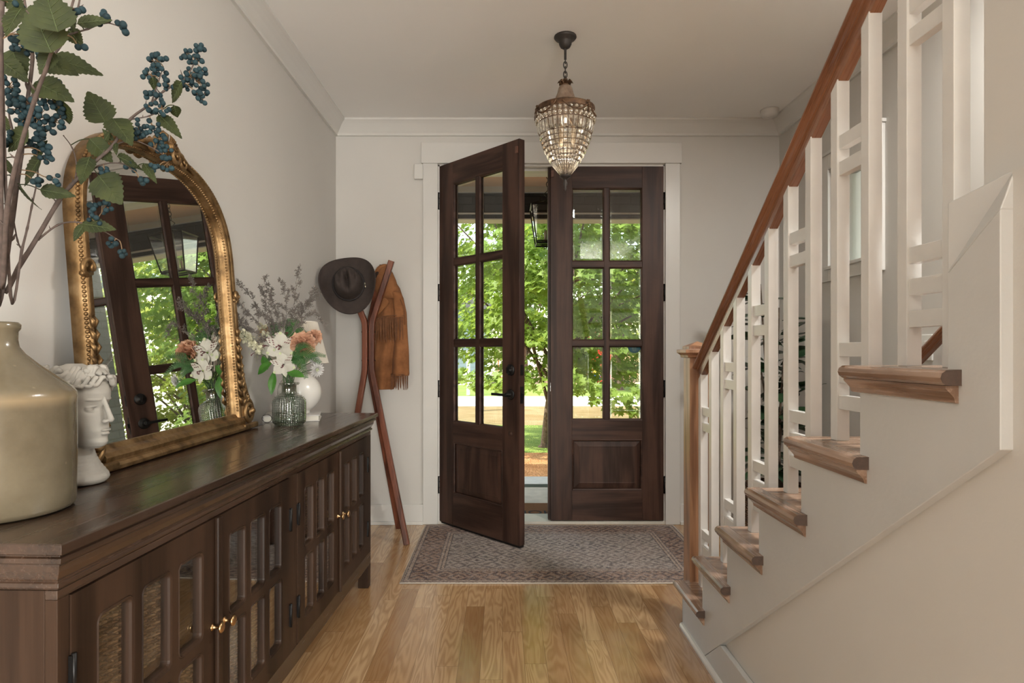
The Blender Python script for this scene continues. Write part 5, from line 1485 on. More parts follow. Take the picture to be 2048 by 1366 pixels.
b.add(vs, [(j, (j + 1) % NP, NP + (j + 1) % NP, NP + j) for j in range(NP)])
shade = NT('pleated_linen'); shade.set(base=(.80, .755, .68, 1), rough=.8); tl_ = shade.node('BsdfTranslucent', {'Color': (.85, .78, .66, 1)}); mx_ = shade.node('MixShader', {0: .45})
shade.l.new(shade.b.outputs[0], mx_.inputs[1]); shade.l.new(tl_.outputs[0], mx_.inputs[2]); shade.l.new(mx_.outputs[0], shade.out.inputs[0])
o = b.build('lamp_shade', shade.mat, lp, recalc=False)
b = MB(); b.tube([(RB_ * math.cos(a), RB_ * math.sin(a), SH0) for a in [2 * PI * j / 48 for j in range(48)]], .003, 6, closed=True); b.build('shade_ring', flat('shade_binding_top', (.76, .71, .63), .8), lp); b = MB(); b.tube([(RT_ * math.cos(a), RT_ * math.sin(a), SH1) for a in [2 * PI * j / 48 for j in range(48)]], .0025, 6, closed=True)
for q in range(3): b.tube([(0, 0, .325), (RB_ * math.cos(q * 2.1), RB_ * math.sin(q * 2.1), SH0)], .0015, 5)
b.build('shade_ring', flat('shade_binding', (.76, .71, .63), .8), lp)

vz = empty('glass_vase', (-.906, 2.655, ZS)); tag(vz, 'clear ribbed glass bottle vase holding the flowers', 'vase')
VXc = Vector(vz.location)
def hob(m):
    s = m.node('SeparateXYZ', {0: m.co()}); a = m.math('ARCTAN2', s.outputs[1], s.outputs[0])
    u = m.math('SINE', m.math('MULTIPLY', a, 44.0)); v = m.math('SINE', m.math('MULTIPLY', s.outputs[2], 900.0))
    return m.math('MULTIPLY', m.math('MULTIPLY_ADD', u, .5, .5), m.math('MULTIPLY_ADD', v, .5, .5))
vg = glass_pane('vase_glass', (.80, .86, .83), 3.0, .03, hob)
for nd in vg.node_tree.nodes:
    if nd.type == 'BSDF_TRANSPARENT': _tr = nd
_m = NT.__new__(NT); _m.mat = vg; _m.t = vg.node_tree; _m.n = _m.t.nodes; _m.l = _m.t.links; _m.tc = None
_m.l.new(_m.mix(hob(_m), (.52, .58, .55), (.93, .96, .94)), _tr.inputs[0])
b = MB()
body_p = [(.060, .006), (.0665, .014), (.068, .03), (.068, .095), (.066, .108), (.058, .122), (.042, .132), (.034, .136)]
vs = []; n = 88
def rr_(a, r): return r
fs = []
for i, (r, z) in enumerate([(0, 0), (.058, 0)] + body_p):
    for j in range(n):
        a = 2 * PI * j / n
        k = r + (.0011 * (1 if j % 2 else -1) if .012 < z < .11 else 0); vs.append((k * math.cos(a), k * math.sin(a), z))
N_ = 2 + len(body_p)
fs = [(i * n + j, i * n + (j + 1) % n, (i + 1) * n + (j + 1) % n, (i + 1) * n + j) for i in range(N_ - 1) for j in range(n)]
b.add(vs, fs, True); b.build('vase_body', vg, vz, weld=True)
b = MB(); b.lathe([(.034, .136), (.0315, .141), (.031, .165), (.034, .170), (.041, .172), (.043, .176), (.041, .181), (.034, .182), (.029, .178), (.028, .142)], 48)
b.build('vase_neck', glass_pane('vase_neck_glass', (.74, .76, .72), 3.2, .04), vz)
b = MB(); b.lathe([(0, .004), (.056, .004), (.063, .012), (.0635, .058), (0, .058)], 40); b.build('water', glass_pane('vase_water', (.80, .88, .80), 1.5), vz)
# ---------------------------------------------------------------- leaf and flower helpers
def leaf_mesh(b, base, tip, nrm, width, fold=.25, droop=.12, teeth=0, shape='ovate', nu=12, thick=0.0):
    base = Vector(base); tip = Vector(tip); L = (tip - base).length; Bm = basis(tip - base, nrm); vs = []; fs = []
    nv = 4
    for i in range(nu + 1):
        t = i / nu
        if shape == 'ovate': w = math.sin(PI * t ** .62) ** .85 * (1 - t * .12)
        elif shape == 'heart': w = (math.sin(PI * min(1, t * .94 + .06) ** .5)) ** .8
        else: w = math.sin(PI * t) ** .9
        if i == 0: w = .03
        if i == nu: w = .0
        for j in range(-nv, nv + 1):
            q = j / nv; ww = w * (1 + (.07 * (1 if (i % 2) else -1) if teeth and abs(j) == nv and 0 < i < nu else 0))
            y = q * ww * width / 2
            vs.append(base + Bm @ Vector((L * (t + (.018 if teeth and abs(j) == nv and i % 2 else 0)), y, abs(y) * fold - droop * L * t * t + .012 * L * math.sin(t * 9 + j) * abs(q))))
    m = 2 * nv + 1
    fs = [(i * m + j, i * m + j + 1, (i + 1) * m + j + 1, (i + 1) * m + j) for i in range(nu) for j in range(m - 1)]
    b.add(vs, fs, True)
def vein_leaf(name, c1, c2, vein, back=None, tr=.15, rough=.45):
    m = NT(name)
    n = m.noise(m.co(), 22, 4, .6); n2 = m.noise(m.co(), 95, 2)
    base = m.ramp(n, [(.3, c1), (.7, c2)])
    m.set(base=base, rough=rough, normal=m.bump(n2, .4, .0015))
    tl = m.node('BsdfTranslucent', {'Color': tuple(min(1, x * 1.7) for x in c2) + (1,)}); mx = m.node('MixShader', {0: tr})
    m.l.new(m.b.outputs[0], mx.inputs[1]); m.l.new(tl.outputs[0], mx.inputs[2]); m.l.new(mx.outputs[0], m.out.inputs[0]); return m.mat
Mbl = vein_leaf('berry_branch_leaf', (.013, .021, .005), (.050, .062, .014), None, rough=.75)
Mbs = flat('berry_branch_bark', (.085, .060, .050), .8, var=.35, nscale=60, bump=.6, bscale=120)
Mbt = flat('berry_twig_brown', (.20, .12, .06), .7, var=.2)
Mbb = flat('dusty_blue_berry', (.020, .042, .050), .7, var=.5, nscale=50, bump=.2, bscale=300, spec=.2)

# ---------------------------------------------------------------- berry branches in the jug
Mvein = flat('leaf_vein', (.075, .10, .035), .6)
def vein(b, base, tip, nrm, width, droop=.08, side=True):
    L = (tip - base).length; Bm = basis(tip - base, nrm); b.m = 1
    f = lambda t, q=0.0: base + Bm @ Vector((L * t, q, abs(q) * .16 - droop * L * t * t + .0004))
    b.tube([f(t / 8) for t in range(8)], [.0011 - .0009 * t / 8 for t in range(8)], 4)
    if side:
        for i in range(5):
            for s_ in (-1, 1):
                t0 = .12 + i * .15; w = width * .36 * math.sin(PI * (t0 + .1) ** .62); b.tube([f(t0), f(t0 + .10, s_ * w * .55), f(t0 + .17, s_ * w)], [.0006, .0004, .0002], 3)
    b.m = 0
def UV(c, Y):       # pixel of the 480 px corner crop (scale .3514) at distance Y
    return Pw(c[0] * .3514, c[1] * .3514, Y)
jm = Vector((-.992, 1.223, ZT + .30))
def branch(label, stems, leaves, clusters, seed):
    """stems: list of (points [(u,v,Y)], r0, r1)"""
    rnd = random.Random(seed)
    t = empty('berry_branch', tuple(jm)); tag(t, label, 'branch', 'berry branches in the stoneware jug')
    off = lambda b: setattr(b, 'v', [(x - jm.x, y - jm.y, z - jm.z) for x, y, z in b.v])
    main = []
    for k, (pts, r0, r1) in enumerate(stems):
        P3 = [UV(p[:2], p[2]) if len(p) == 3 else Vector(p[:3]) for p in pts]
        sp = spline(P3, 6); n = len(sp); main += sp
        b = MB(); b.tube(sp, [r0 + (r1 - r0) * i / (n - 1) + (.0006 if i % 6 == 0 else 0) for i in range(n)], 8)
        for i in range(4, n - 2, 7):
            d = Vector((rnd.uniform(-1, 1), rnd.uniform(-.5, .5), rnd.uniform(.2, 1))).normalized()
            b.tube([sp[i], sp[i] + d * r0 * 1.8, sp[i] + d * r0 * 3.0 + Vector((0, 0, r0))], [r1 * 1.1, r1 * 1.2, r1 * .3], 5)
        off(b); b.build('stem', Mbs, t)
    for (u0, v0, u1, v1, w, Y) in leaves:
        a = UV((u0, v0), Y + rnd.uniform(-.02, .02)); e = UV((u1, v1), Y + rnd.uniform(-.05, .05))
        nr = Vector((rnd.uniform(-.1, .5), -1, rnd.uniform(0, .5)))
        wid = w * .3514 * Y / F_PX * 1.05
        b = MB(); leaf_mesh(b, a, e, nr, wid, fold=.16, droop=.08, teeth=1, shape='ovate', nu=18); vein(b, a, e, nr, wid)
        d = min(main, key=lambda p: (p - a).length)
        if (d - a).length < .12: b.tube(spline([d, d.lerp(a, .5) + Vector((0, 0, .004)), a], 4), .0011, 5)
        off(b); b.build('leaf', [Mbl, Mvein], t)
    for (u, v, R, Y) in clusters:
        c = UV((u, v), Y); Rm = R * .3514 * Y / F_PX; br = .0058 * rnd.uniform(.92, 1.08)
        n = max(4, int((Rm / br) ** 2 * 1.15)); b = MB(); tb = MB(); placed = []
        tries = 0
        while len(placed) < n and tries < 900:
            tries += 1
            q = Vector((rnd.uniform(-1, 1), rnd.uniform(-.8, .8), rnd.uniform(-1, 1)))
            if q.length > 1: continue
            p = c + q * Rm
            if all((p - o).length > br * 1.55 for o in placed): placed.append(p)
        d = min(main, key=lambda p: (p - c).length)
        for p in placed:
            b.sph(p, br * rnd.uniform(.85, 1.1), 10, 7)
            tb.tube([p, p.lerp(c, .55) + Vector((0, 0, .001)), c.lerp(d, .3)], .0007, 4)
        if (d - c).length < .10: tb.tube(spline([c.lerp(d, .3), c.lerp(d, .6) + Vector((0, 0, .004)), d], 3), .0011, 5)
        off(b); off(tb); cl = b.build('berry_cluster', Mbb, t); tb.build('twig', Mbt, cl)
mo = (-.992, 1.223, 1.0)
branch('berry branch leaning right in front of the mirror, its tip highest on the wall',
    [([mo, (0, 1590, 1.235), (130, 1480, 1.26), (330, 1150, 1.30), (400, 1060, 1.31), (530, 930, 1.32), (640, 830, 1.33), (740, 680, 1.35), (860, 590, 1.37), (930, 520, 1.38), (1050, 450, 1.40), (1120, 330, 1.41)], .0052, .0012),
     ([(400, 1060, 1.31), (560, 945, 1.33), (690, 930, 1.34), (760, 970, 1.35)], .0022, .0009), ([(860, 590, 1.37), (900, 470, 1.38), (930, 380, 1.38)], .0018, .0008),
     ([(640, 830, 1.33), (760, 800, 1.36), (900, 860, 1.38), (960, 920, 1.38)], .0018, .0008), ([(740, 680, 1.35), (850, 660, 1.36), (930, 620, 1.36)], .0016, .0008),
     ([(215, 1366, 1.28), (330, 1280, 1.30), (440, 1265, 1.31), (560, 1300, 1.32), (680, 1370, 1.33)], .0022, .0008),
     ([(430, 1010, 1.31), (435, 930, 1.30), (410, 840, 1.30), (360, 770, 1.29)], .0016, .0008)],
    [(600, 697, 500, 520, 165, 1.33), (640, 675, 748, 812, 140, 1.34), (1035, 470, 965, 585, 85, 1.38), (990, 600, 1012, 675, 60, 1.39), (905, 655, 1025, 770, 78, 1.37),
     (510, 790, 645, 925, 120, 1.30), (510, 895, 455, 1040, 95, 1.31), (560, 1000, 690, 1158, 180, 1.31), (668, 890, 822, 962, 92, 1.34), (820, 930, 886, 1035, 52, 1.35),
     (470, 1275, 655, 1300, 95, 1.30), (480, 1275, 415, 1370, 60, 1.30), (600, 800, 625, 745, 30, 1.33), (660, 815, 655, 870, 34, 1.33), (870, 440, 880, 530, 40, 1.38), (640, 800, 580, 730, 36, 1.33)],
    [(900, 365, 62, 1.38), (850, 425, 45, 1.38), (1140, 280, 32, 1.41), (1065, 318, 42, 1.41), (1115, 358, 44, 1.41), (1160, 400, 28, 1.41), (1085, 432, 56, 1.40), (1140, 472, 48, 1.40), (1145, 550, 45, 1.40), (1062, 485, 32, 1.40),
     (945, 470, 40, 1.38), (870, 540, 38, 1.37), (920, 612, 48, 1.36), (850, 612, 28, 1.36), (790, 742, 58, 1.36), (870, 730, 48, 1.36), (912, 782, 36, 1.37), (890, 832, 34, 1.38), (942, 862, 38, 1.38), (950, 930, 38, 1.38),
     (730, 960, 32, 1.35), (802, 1030, 30, 1.35), (878, 955, 22, 1.36), (598, 972, 26, 1.33), (592, 1180, 38, 1.33), (530, 1186, 25, 1.32), (545, 1256, 34, 1.31), (640, 1385, 26, 1.32), (700, 1440, 20, 1.33)], 3)
branch('berry branch rising straight up at the left edge with the densest berries',
    [([mo, (-20, 1700, 1.21), (60, 1300, 1.20), (95, 1050, 1.20), (120, 880, 1.19), (150, 620, 1.18), (185, 330, 1.18), (160, 150, 1.17), (130, -60, 1.17)], .0062, .0022),
     ([(150, 620, 1.18), (230, 460, 1.19), (290, 340, 1.20), (400, 180, 1.21), (440, 60, 1.22), (460, -40, 1.22)], .0032, .0014), ([(120, 880, 1.19), (60, 700, 1.17), (40, 540, 1.16)], .0026, .001)],
    [(300, 335, 592, 415, 150, 1.20), (250, 350, 428, 412, 120, 1.19), (200, 470, 405, 560, 150, 1.18), (350, 570, 385, 712, 120, 1.20), (70, 280, 130, 455, 160, 1.17), (10, 350, 140, 440, 120, 1.16),
     (235, 895, 118, 1055, 130, 1.19), (160, 740, 30, 860, 120, 1.16), (120, 1065, 222, 1202, 115, 1.20), (228, 1080, 430, 1112, 90, 1.21), (30, 900, 70, 1010, 110, 1.17), (-10, 640, 50, 760, 100, 1.16), (20, 1000, -60, 1100, 70, 1.18)],
    [(50, 490, 55, 1.15), (95, 560, 52, 1.15), (175, 600, 62, 1.16), (225, 665, 66, 1.17), (295, 580, 45, 1.18), (342, 612, 34, 1.19), (332, 690, 52, 1.19), (250, 740, 52, 1.18), (205, 800, 36, 1.18), (280, 870, 36, 1.19), (310, 1022, 30, 1.20),
     (130, 262, 55, 1.17), (225, 300, 32, 1.18), (215, 1030, 22, 1.19), (60, 770, 34, 1.16), (20, 810, 34, 1.16), (140, 680, 40, 1.16), (270, 900, 34, 1.19), (345, 480, 22, 1.19), (100, 620, 40, 1.15)], 5)
branch('berry branch at the top left corner with the largest dark leaf',
    [([mo, (10, 1600, 1.18), (40, 1200, 1.12), (100, 900, 1.08), (200, 560, 1.04), (260, 400, 1.02), (300, 280, 1.0), (380, 120, .99), (430, -40, .98)], .0048, .0016),
     ([(300, 280, 1.0), (230, 160, .98), (150, 60, .97)], .002, .001), ([(380, 200, 1.03), (500, 165, 1.06), (600, 130, 1.08), (690, 155, 1.09)], .0016, .0008)],
    [(295, 300, 165, 20, 250, .98), (330, 180, 250, -60, 230, .97), (440, 135, 635, 105, 80, 1.06), (390, 170, 470, 262, 90, 1.03), (420, 60, 400, 190, 90, 1.0), (130, 40, 20, 180, 120, 1.0), (60, -30, 120, 100, 110, 1.02), (300, 290, 220, 420, 100, 1.01)],
    [(100, 55, 42, 1.02), (70, 180, 45, 1.04), (440, 62, 30, 1.0), (600, 125, 42, 1.08), (695, 155, 34, 1.09), (460, 270, 20, 1.03), (150, 180, 30, 1.02), (590, 75, 18, 1.08)], 7)
branch('bare thin twig with buds between the two thick branch stems',
    [([mo, (60, 1680, 1.22), (125, 1420, 1.22), (155, 1300, 1.22), (180, 1180, 1.22), (215, 1000, 1.22), (210, 860, 1.22)], .0030, .0010), ([(125, 1420, 1.22), (100, 1370, 1.22), (60, 1190, 1.21), (-10, 1150, 1.21)], .0018, .0008)],
    [(205, 880, 260, 800, 60, 1.22)], [(205, 840, 26, 1.22)], 9)

# ---------------------------------------------------------------- bouquet
Mst = flat('green_stem', (.045, .10, .03), .5, var=.25, nscale=40)
Mgl = vein_leaf('alstroemeria_leaf', (.030, .13, .015), (.085, .24, .035), None, tr=.25, rough=.35)
Mfern = vein_leaf('fern_green', (.022, .085, .02), (.055, .15, .035), None, tr=.2)
def petal_mat(name, c, tipc=None, streak=None):
    m = NT(name); n = m.noise(m.co(), 60, 3)
    base = m.ramp(n, [(.3, tuple(x * .92 for x in c)), (.7, c)])
    m.set(base=base, rough=.6); tl = m.node('BsdfTranslucent', {'Color': tuple(c) + (1,)}); mx = m.node('MixShader', {0: .3})
    m.l.new(m.b.outputs[0], mx.inputs[1]); m.l.new(tl.outputs[0], mx.inputs[2]); m.l.new(mx.outputs[0], m.out.inputs[0]); return m.mat
Mwp = petal_mat('white_petal', (.66, .635, .56)); Mwg = petal_mat('cream_green_petal', (.62, .68, .42)); Mstk = flat('maroon_streak', (.16, .02, .03), .6)
Mpk = petal_mat('peach_petal', (.72, .44, .30)); Mda = petal_mat('daisy_petal', (.70, .69, .68)); Mye = petal_mat('cream_stock_petal', (.72, .70, .52)); Man = flat('anther_maroon', (.13, .035, .045), .7)
Mstat = flat('statice_dried', (.15, .13, .115), .9, var=.3); Mtan = petal_mat('tan_petal', (.55, .36, .20))
neck = Vector((VXc.x, VXc.y, ZT + .176))
def stem_to(b, head, seed, r=.0016):
    rnd = random.Random(seed); bot = Vector((VXc.x + rnd.uniform(-.03, .03), VXc.y + rnd.uniform(-.03, .03), ZT + .012))
    nk = neck + Vector((rnd.uniform(-.018, .018), rnd.uniform(-.018, .018), 0))
    mid = nk.lerp(head, .5) + Vector((0, 0, .018)); b.tube(spline([bot, nk, mid, head], 6), r, 6)
def root(name, head, label, cat, group=None):
    t = empty(name, tuple(VXc)); tag(t, label, cat, group); return t
def rel(b): b.v = [(x - VXc.x, y - VXc.y, z - VXc.z) for x, y, z in b.v]; return b
def alstro(px, py, Y, size, facing, seed, label, roll=0.0):
    rnd = random.Random(seed); c = Pw(px, py, Y); f = Vector(facing).normalized(); t = root('alstroemeria', c, label, 'flower', 'alstroemeria blooms in the vase')
    b = MB(); stem_to(b, c - f * .012, seed); rel(b).build('stem', Mst, t)
    up = Vector((0, 0, 1)); xa_ = up.cross(f).normalized(); ya2 = f.cross(xa_)
    for k in range(6):
        a = PI / 2 + roll + k * PI / 3; d = xa_ * math.cos(a) + ya2 * math.sin(a)
        inner = k % 2 == 1
        L = size * (.50 if not inner else .52); w = size * (.44 if not inner else .25)
        b = MB(); base = c - f * size * .10
        tip = c + d * L + f * size * (.02 if not inner else .08)
        leaf_mesh(b, base + d * size * .03, tip, f - d * .3, w, fold=-.10 if not inner else .2, droop=.10, shape='round', nu=9)
        p = rel(b).build('petal', Mwp if (not inner) else Mwp, t)
        b = MB()
        if inner and k != 3:
            for q in range(7):
                tt = .40 + .09 * q; s_ = (q % 3 - 1) * w * .20; sd = d.cross(f).normalized()
                cc = base.lerp(tip, tt) + sd * s_ + f * size * .035; b.tube([cc - d * size * .028, cc + d * size * .028], [size * .009, size * .014], 4)
            rel(b).build('streak', Mstk, p)
        else:
            leaf_mesh(b, c + d * L * .80 + f * size * .02, c + d * L * 1.04 + f * size * .02, f, w * .28, shape='round', nu=4); rel(b).build('green_tip', Mwg, p)
    b = MB()
    for k in range(6):
        a = rnd.uniform(0, 6.28); d = xa_ * math.cos(a) + ya2 * math.sin(a); e = c + f * size * .22 + d * size * .07 - up * size * .06
        b.tube(spline([c - f * size * .08, c + f * size * .1 + d * size * .02, e], 3), size * .008, 4); b.sph(e, size * .025, 6, 5)
    rel(b).build('stamen', Man, t)
YB_ = 2.60
alstro(560, 693, YB_, .122, (.10, -1, .15), 1, 'largest white alstroemeria bloom, in the middle of the bouquet')
alstro(566, 729, YB_ - .02, .102, (.05, -1, .05), 2, 'lowest white alstroemeria bloom, hanging just over the vase neck', .25)
alstro(535, 692, YB_ + .02, .098, (-.55, -1, .1), 3, 'white alstroemeria bloom left of the largest one', .15)
alstro(573, 671, YB_ + .05, .096, (.25, -.8, .7), 4, 'white alstroemeria bloom behind and above the largest one', .4)
alstro(512, 705, YB_ + .04, .086, (-.9, -.5, -.1), 5, 'partly shaded alstroemeria bloom at the lower left of the bouquet', .1)
alstro(508, 690, YB_ + .12, .086, (-.9, .35, .1), 6, 'alstroemeria bloom turned towards the mirror, upper left', .5)
def ruffle(px, py, Y, R, facing, mat, seed, label, name, n=46, cat='flower'):
    rnd = random.Random(seed); c = Pw(px, py, Y); f = Vector(facing).normalized(); t = root(name, c, label, cat)
    b = MB(); stem_to(b, c, seed); rel(b).build('stem', Mst, t)
    b = MB(); xa_ = Vector((0, 0, 1)).cross(f).normalized(); ya2 = f.cross(xa_)
    for i in range(n):
        u = (i + .5) / n; th = i * 2.39996; ph = u * 1.75
        d = (f * math.cos(ph) + (xa_ * math.cos(th) + ya2 * math.sin(th)) * math.sin(ph)).normalized()
        base = c + d * R * .25; tip = c + d * R * rnd.uniform(.86, 1.05)
        leaf_mesh(b, base, tip, d.cross(Vector((rnd.uniform(-1, 1), rnd.uniform(-1, 1), rnd.uniform(-1, 1)))), R * .85, fold=.5, droop=rnd.uniform(-.2, .3), teeth=1, shape='round', nu=7)
    rel(b).build('petals', mat, t)
    return t
ruffle(605, 688, YB_ + .03, .058, (.2, -1, .25), Mpk, 21, 'large ruffled peach carnation at the right of the bouquet', 'carnation', 64)
ruffle(628, 675, YB_ + .10, .040, (.6, -.8, .5), Mpk, 22, 'smaller peach carnation behind the large one', 'carnation', 40)
ruffle(530, 664, YB_ + .12, .034, (-.5, -.6, .8), Mtan, 23, 'small tan carnation high at the left of the bouquet', 'carnation', 36)
def daisy(px, py, Y, R, facing, seed, label):
    rnd = random.Random(seed); c = Pw(px, py, Y); f = Vector(facing).normalized(); t = root('chrysanthemum', c, label, 'flower')
    b = MB(); stem_to(b, c, seed); rel(b).build('stem', Mst, t)
    b = MB(); xa_ = Vector((0, 0, 1)).cross(f).normalized(); ya2 = f.cross(xa_)
    for r in range(4):
        for i in range(17):
            a = 2 * PI * (i + r * .5) / 17 + rnd.uniform(-.08, .08); d = xa_ * math.cos(a) + ya2 * math.sin(a); tilt = .05 + r * .38
            dd = (d * math.cos(tilt) + f * math.sin(tilt)).normalized(); leaf_mesh(b, c, c + dd * R * (1 - r * .14), f * math.cos(tilt) - d * math.sin(tilt), R * .24, fold=.35, droop=-.08, shape='round', nu=5)
    rel(b).build('petals', Mda, t)
    b = MB(); b.sph(c + f * R * .18, R * .22, 10, 7); rel(b).build('flower_centre', Mwg, t)
daisy(633, 739, YB_ + .02, .036, (.8, -.8, -.2), 31, 'white chrysanthemum low at the right of the bouquet')
daisy(628, 722, YB_ + .07, .034, (.7, -.5, .6), 32, 'cream chrysanthemum just above the low white one')
def stock(px, py, Y, ex, ey, seed, label):
    rnd = random.Random(seed); tip = Pw(px, py, Y); t = root('stock_spike', tip, label, 'flower')
    b = MB(); stem_to(b, tip, seed, .002); rel(b).build('stem', Mst, t); e = Pw(ex, ey, Y - .03)
    b = MB()
    for i in range(26):
        c = tip.lerp(e, i / 25) + Vector((rnd.gauss(0, .013), rnd.gauss(0, .013), rnd.gauss(0, .011)))
        for q in range(5):
            d = Vector((rnd.gauss(0, 1), rnd.gauss(0, 1), rnd.gauss(0, 1))).normalized(); leaf_mesh(b, c, c + d * .018, (rnd.gauss(0, 1), rnd.gauss(0, 1), 1), .015, fold=.3, shape='round', nu=4)
    rel(b).build('petals', Mye, t)
stock(468, 655, YB_ + .02, 520, 700, 41, 'pale green cream stock spike leaning left towards the mirror')
stock(520, 655, YB_ + .10, 545, 690, 42, 'pale stock spike behind the alstroemerias')
def bigleaf(px0, py0, px1, py1, Y0, Y1, w, seed, label):
    t = root('alstroemeria_leaf', None, label, 'leaf', 'broad green leaves in the vase'); a = Pw(px0, py0, Y0); e = Pw(px1, py1, Y1)
    b = MB(); leaf_mesh(b, a, e, (0.1, -.8, .7), w, fold=.25, droop=.14, shape='round', nu=12); rel(b).build('blade', Mgl, t)
    b = MB(); stem_to(b, a, seed, .0015); rel(b).build('stem', Mst, t)
bigleaf(545, 722, 513, 747, YB_, YB_ - .02, .040, 51, 'broad green leaf pointing left beside the lowest bloom')
bigleaf(574, 745, 607, 750, YB_ - .03, YB_ - .06, .038, 52, 'broad bright green leaf pointing right over the vase neck')
bigleaf(548, 742, 541, 788, YB_ + .02, YB_ - .02, .034, 53, 'long green leaf drooping down the left side of the vase')
bigleaf(585, 710, 580, 735, YB_ + .03, YB_, .030, 54, 'small dark leaf right of the lowest bloom')
bigleaf(525, 712, 535, 738, YB_ + .05, YB_ + .03, .03, 55, 'small green leaf behind the left blooms')
def fern(px0, py0, px1, py1, Y0, Y1, seed, label, n=13, L=.034):
    rnd = random.Random(seed); t = root('fern_frond', None, label, 'fern', 'fern fronds in the bouquet'); a = Pw(px0, py0, Y0); e = Pw(px1, py1, Y1); mid = a.lerp(e, .5) + Vector((0, 0, .02))
    sp = spline([a, mid, e], 10); b = MB(); stem_to(b, a, seed, .0013); b.tube(sp, [.0012 - .0008 * i / len(sp) for i in range(len(sp))], 5); rel(b).build('stem', Mst, t)
    b = MB(); k = len(sp)
    for i in range(1, k):
        d = (sp[i] - sp[i - 1]).normalized(); sd = d.cross(Vector((0.2, -1, .5))).normalized(); l = L * (1 - .72 * i / k)
        for s_ in (-1, 1):
            dir_ = (sd * s_ + d * .55).normalized(); q = sp[i]
            for m_ in range(5):
                u = m_ / 5; pc = q + dir_ * l * u
                for s2 in (-1, 1): leaf_mesh(b, pc, pc + (dir_ * .6 + d * s2 * .9).normalized() * l * .26 * (1 - .5 * u), (0, -1, .5), l * .13, shape='round', nu=3)
            leaf_mesh(b, q, q + dir_ * l, (0, -1, .5), l * .12, shape='round', nu=3)
    rel(b).build('frond', Mfern, t)
fern(585, 705, 640, 725, YB_, YB_ - .02, 61, 'fern frond pointing right below the peach carnation')
fern(590, 715, 612, 755, YB_, YB_ - .04, 62, 'fern frond hanging down at the right of the vase neck')
fern(560, 660, 600, 648, YB_ + .08, YB_ + .10, 63, 'fern frond arching right behind the blooms')
fern(555, 672, 540, 650, YB_ + .1, YB_ + .12, 64, 'fern frond behind the blooms at the upper left')
fern(590, 700, 628, 700, YB_ - .02, YB_ - .06, 65, 'fern frond lying over the peach carnation', 12, .024)
fern(570, 668, 612, 668, YB_ + .06, YB_ + .05, 66, 'fern frond above the peach carnation')
fern(600, 725, 650, 712, YB_ + .02, YB_ + .06, 67, 'fern frond beside the white chrysanthemum', 12, .026)
def statice(label, pts, Y, seed, dens=1.0):
    rnd = random.Random(seed); t = root('statice_sprig', None, label, 'dried flower', 'dried statice sprigs in the bouquet')
    P3 = [Pw(px, py, Y + dy) for px, py, dy in pts]; sp = spline(P3, 8); b = MB(); stem_to(b, sp[0], seed, .0012)
    b.tube(sp, [.0013 - .0009 * i / len(sp) for i in range(len(sp))], 5); fb = MB(); k = len(sp)
    def bud(c, d):
        fb.tube([c, c + d * .004, c + d * .0075], [.0007, .0013, .0003], 4)
    for i in range(3, k, 2):
        d = (sp[i] - sp[i - 1]).normalized(); l = rnd.uniform(.03, .075) * (1 - .45 * i / k)
        sd = (d + Vector((rnd.gauss(0, .6), rnd.gauss(0, .5), rnd.gauss(.15, .35)))).normalized(); e = sp[i] + sd * l
        mid = sp[i].lerp(e, .5) + Vector((0, 0, .004)); b.tube([sp[i], mid, e], [.0008, .0006, .0004], 4)
        for q in range(int(9 * dens)):
            u = .25 + .75 * q / (9 * dens); c = sp[i].lerp(e, u) + Vector((0, 0, .004 * (1 - abs(2 * u - 1))))
            for s_ in (-1, 1):
                dd = (sd * .8 + Vector((rnd.gauss(0, .6), rnd.gauss(0, .4), s_ * .6 + rnd.gauss(0, .3)))).normalized(); e2 = c + dd * rnd.uniform(.004, .014); b.tube([c, e2], .0004, 3)
                for z in range(3): bud(c.lerp(e2, .4 + .3 * z), (dd + Vector((rnd.gauss(0, .5), rnd.gauss(0, .4), rnd.gauss(0, .5)))).normalized())
    rel(b).build('sprig_stem', Mstat, t); rel(fb).build('buds', Mstat, t)
statice('dried statice sprig reaching farthest left over the mirror edge', [(550, 690, 0), (530, 640, .02), (505, 600, .03), (470, 556, .04)], YB_ + .04, 71)
statice('dried statice sprig below the farthest left one', [(548, 695, 0), (520, 650, .02), (490, 618, .02), (462, 600, .03)], YB_ + .02, 72)
statice('low dried statice sprig at the left edge of the bouquet', [(545, 690, 0), (515, 668, .02), (490, 655, .02), (478, 640, .03)], YB_, 73)
statice('dried statice sprig ending below the left sprig tips', [(552, 680, 0), (545, 640, .02), (530, 600, .02), (528, 566, .03)], YB_ + .06, 74)
statice('dried statice sprig in the middle of the bouquet', [(560, 680, 0), (560, 640, .02), (548, 610, .02), (540, 585, .03)], YB_ + .05, 75)
statice('tallest dried statice sprig', [(565, 680, 0), (580, 640, .02), (590, 595, .02), (594, 546, .03)], YB_ + .06, 76)
statice('dried statice sprig left of the tallest one', [(562, 680, 0), (572, 640, .02), (572, 605, .02), (567, 572, .03)], YB_ + .03, 77)
statice('dried statice sprig leaning right towards the hat', [(570, 680, 0), (595, 640, .02), (610, 605, .03), (632, 585, .04)], YB_ + .06, 78, .8)
statice('thin dried statice sprig bending right over the lamp shade', [(575, 675, 0), (600, 650, .0), (618, 630, .0), (642, 640, .02)], YB_ + .02, 79, .6)
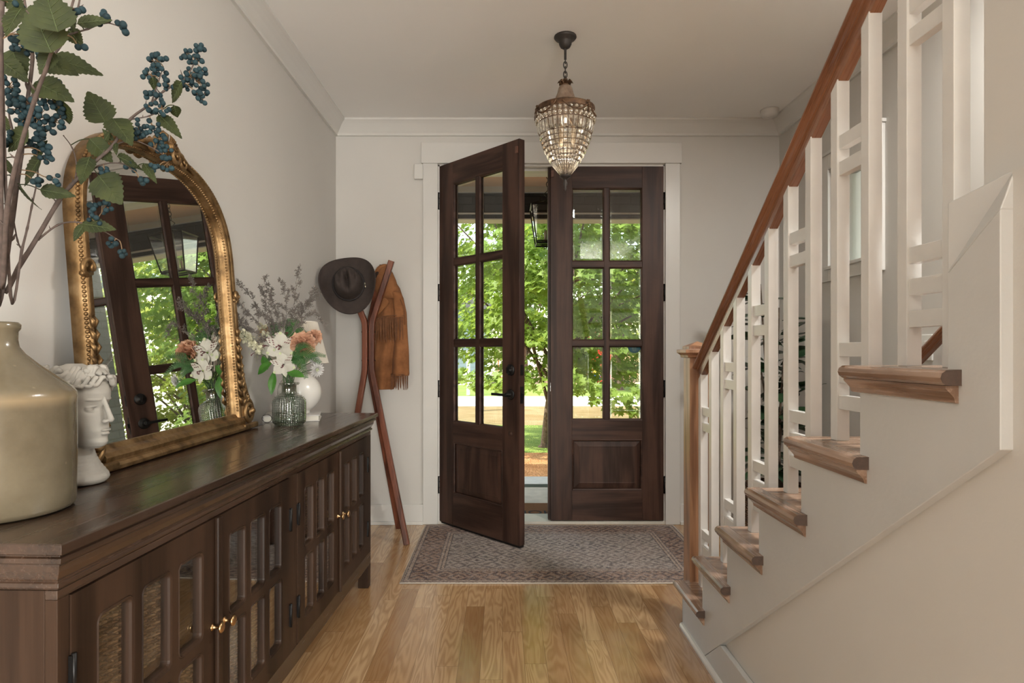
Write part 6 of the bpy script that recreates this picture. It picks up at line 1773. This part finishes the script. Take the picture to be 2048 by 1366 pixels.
statice('dried statice sprig between the two right leaning ones', [(572, 675, 0), (600, 635, .02), (612, 615, .02), (628, 596, .02)], YB_ + .08, 80, .7)

# ---------------------------------------------------------------- leafy plant in a woven basket in the corner
pl = empty('potted_plant', (1.60, 3.66, 0)); tag(pl, 'tall dark leaved plant in the corner behind the stair balusters', 'plant')
pbk = empty('plant_basket', (1.60, 3.66, 0)); tag(pbk, 'round brown woven basket holding the corner plant', 'basket')
b = MB()
for k in range(26):
    z = .01 + k * .0155; r = .155 + .022 * math.sin(PI * k / 26)
    b.tube([((r + (.004 if (j + k) % 2 else -.004)) * math.cos(2 * PI * j / 60), (r + (.004 if (j + k) % 2 else -.004)) * math.sin(2 * PI * j / 60), z) for j in range(60)], .0085, 5, closed=True)
b.build('woven_side', M['weave'], pbk)
b = MB(); b.lathe([(0, .37), (.145, .37), (.145, .0), (0, .0)], 40); b.build('liner', flat('basket_soil', (.045, .03, .02), .95), pbk)
Mmag = vein_leaf('magnolia_leaf', (.012, .032, .016), (.035, .075, .030), None, tr=.05, rough=.32)
rnd = random.Random(77); b = MB(); heads = []
for i in range(5):
    a = i * 2.4; e = Vector((.10 * math.cos(a), .12 * math.sin(a), 1.05 + .13 * i)); b.tube(spline([(0.01 * i, 0, .36), (e.x * .4, e.y * .4, .8), e], 8), [.011 - .007 * q / 16 for q in range(17)], 7); heads.append(e)
b.build('stem', bark, pl)
b = MB()
for i in range(120):
    h_ = heads[i % 5]; t = rnd.uniform(.12, 1.0); c = Vector((h_.x * t, h_.y * t, .36 + (h_.z - .36) * t)); a = rnd.uniform(0, 2 * PI)
    d = Vector((math.cos(a), math.sin(a), rnd.uniform(-.25, .75))).normalized(); l = rnd.uniform(.13, .21)
    if c.x + d.x * l > .25: d.x = abs(d.x) * -.6
    if c.y + d.y * l > .52: d.y = -abs(d.y)
    st0 = c + d * .02
    leaf_mesh(b, st0, st0 + d * l, (rnd.gauss(0, .3) - d.x * .3, rnd.gauss(0, .3) - d.y * .3, 1), l * .48, fold=.18, droop=.18, shape='round', nu=8)
b.build('foliage', Mmag, pl)
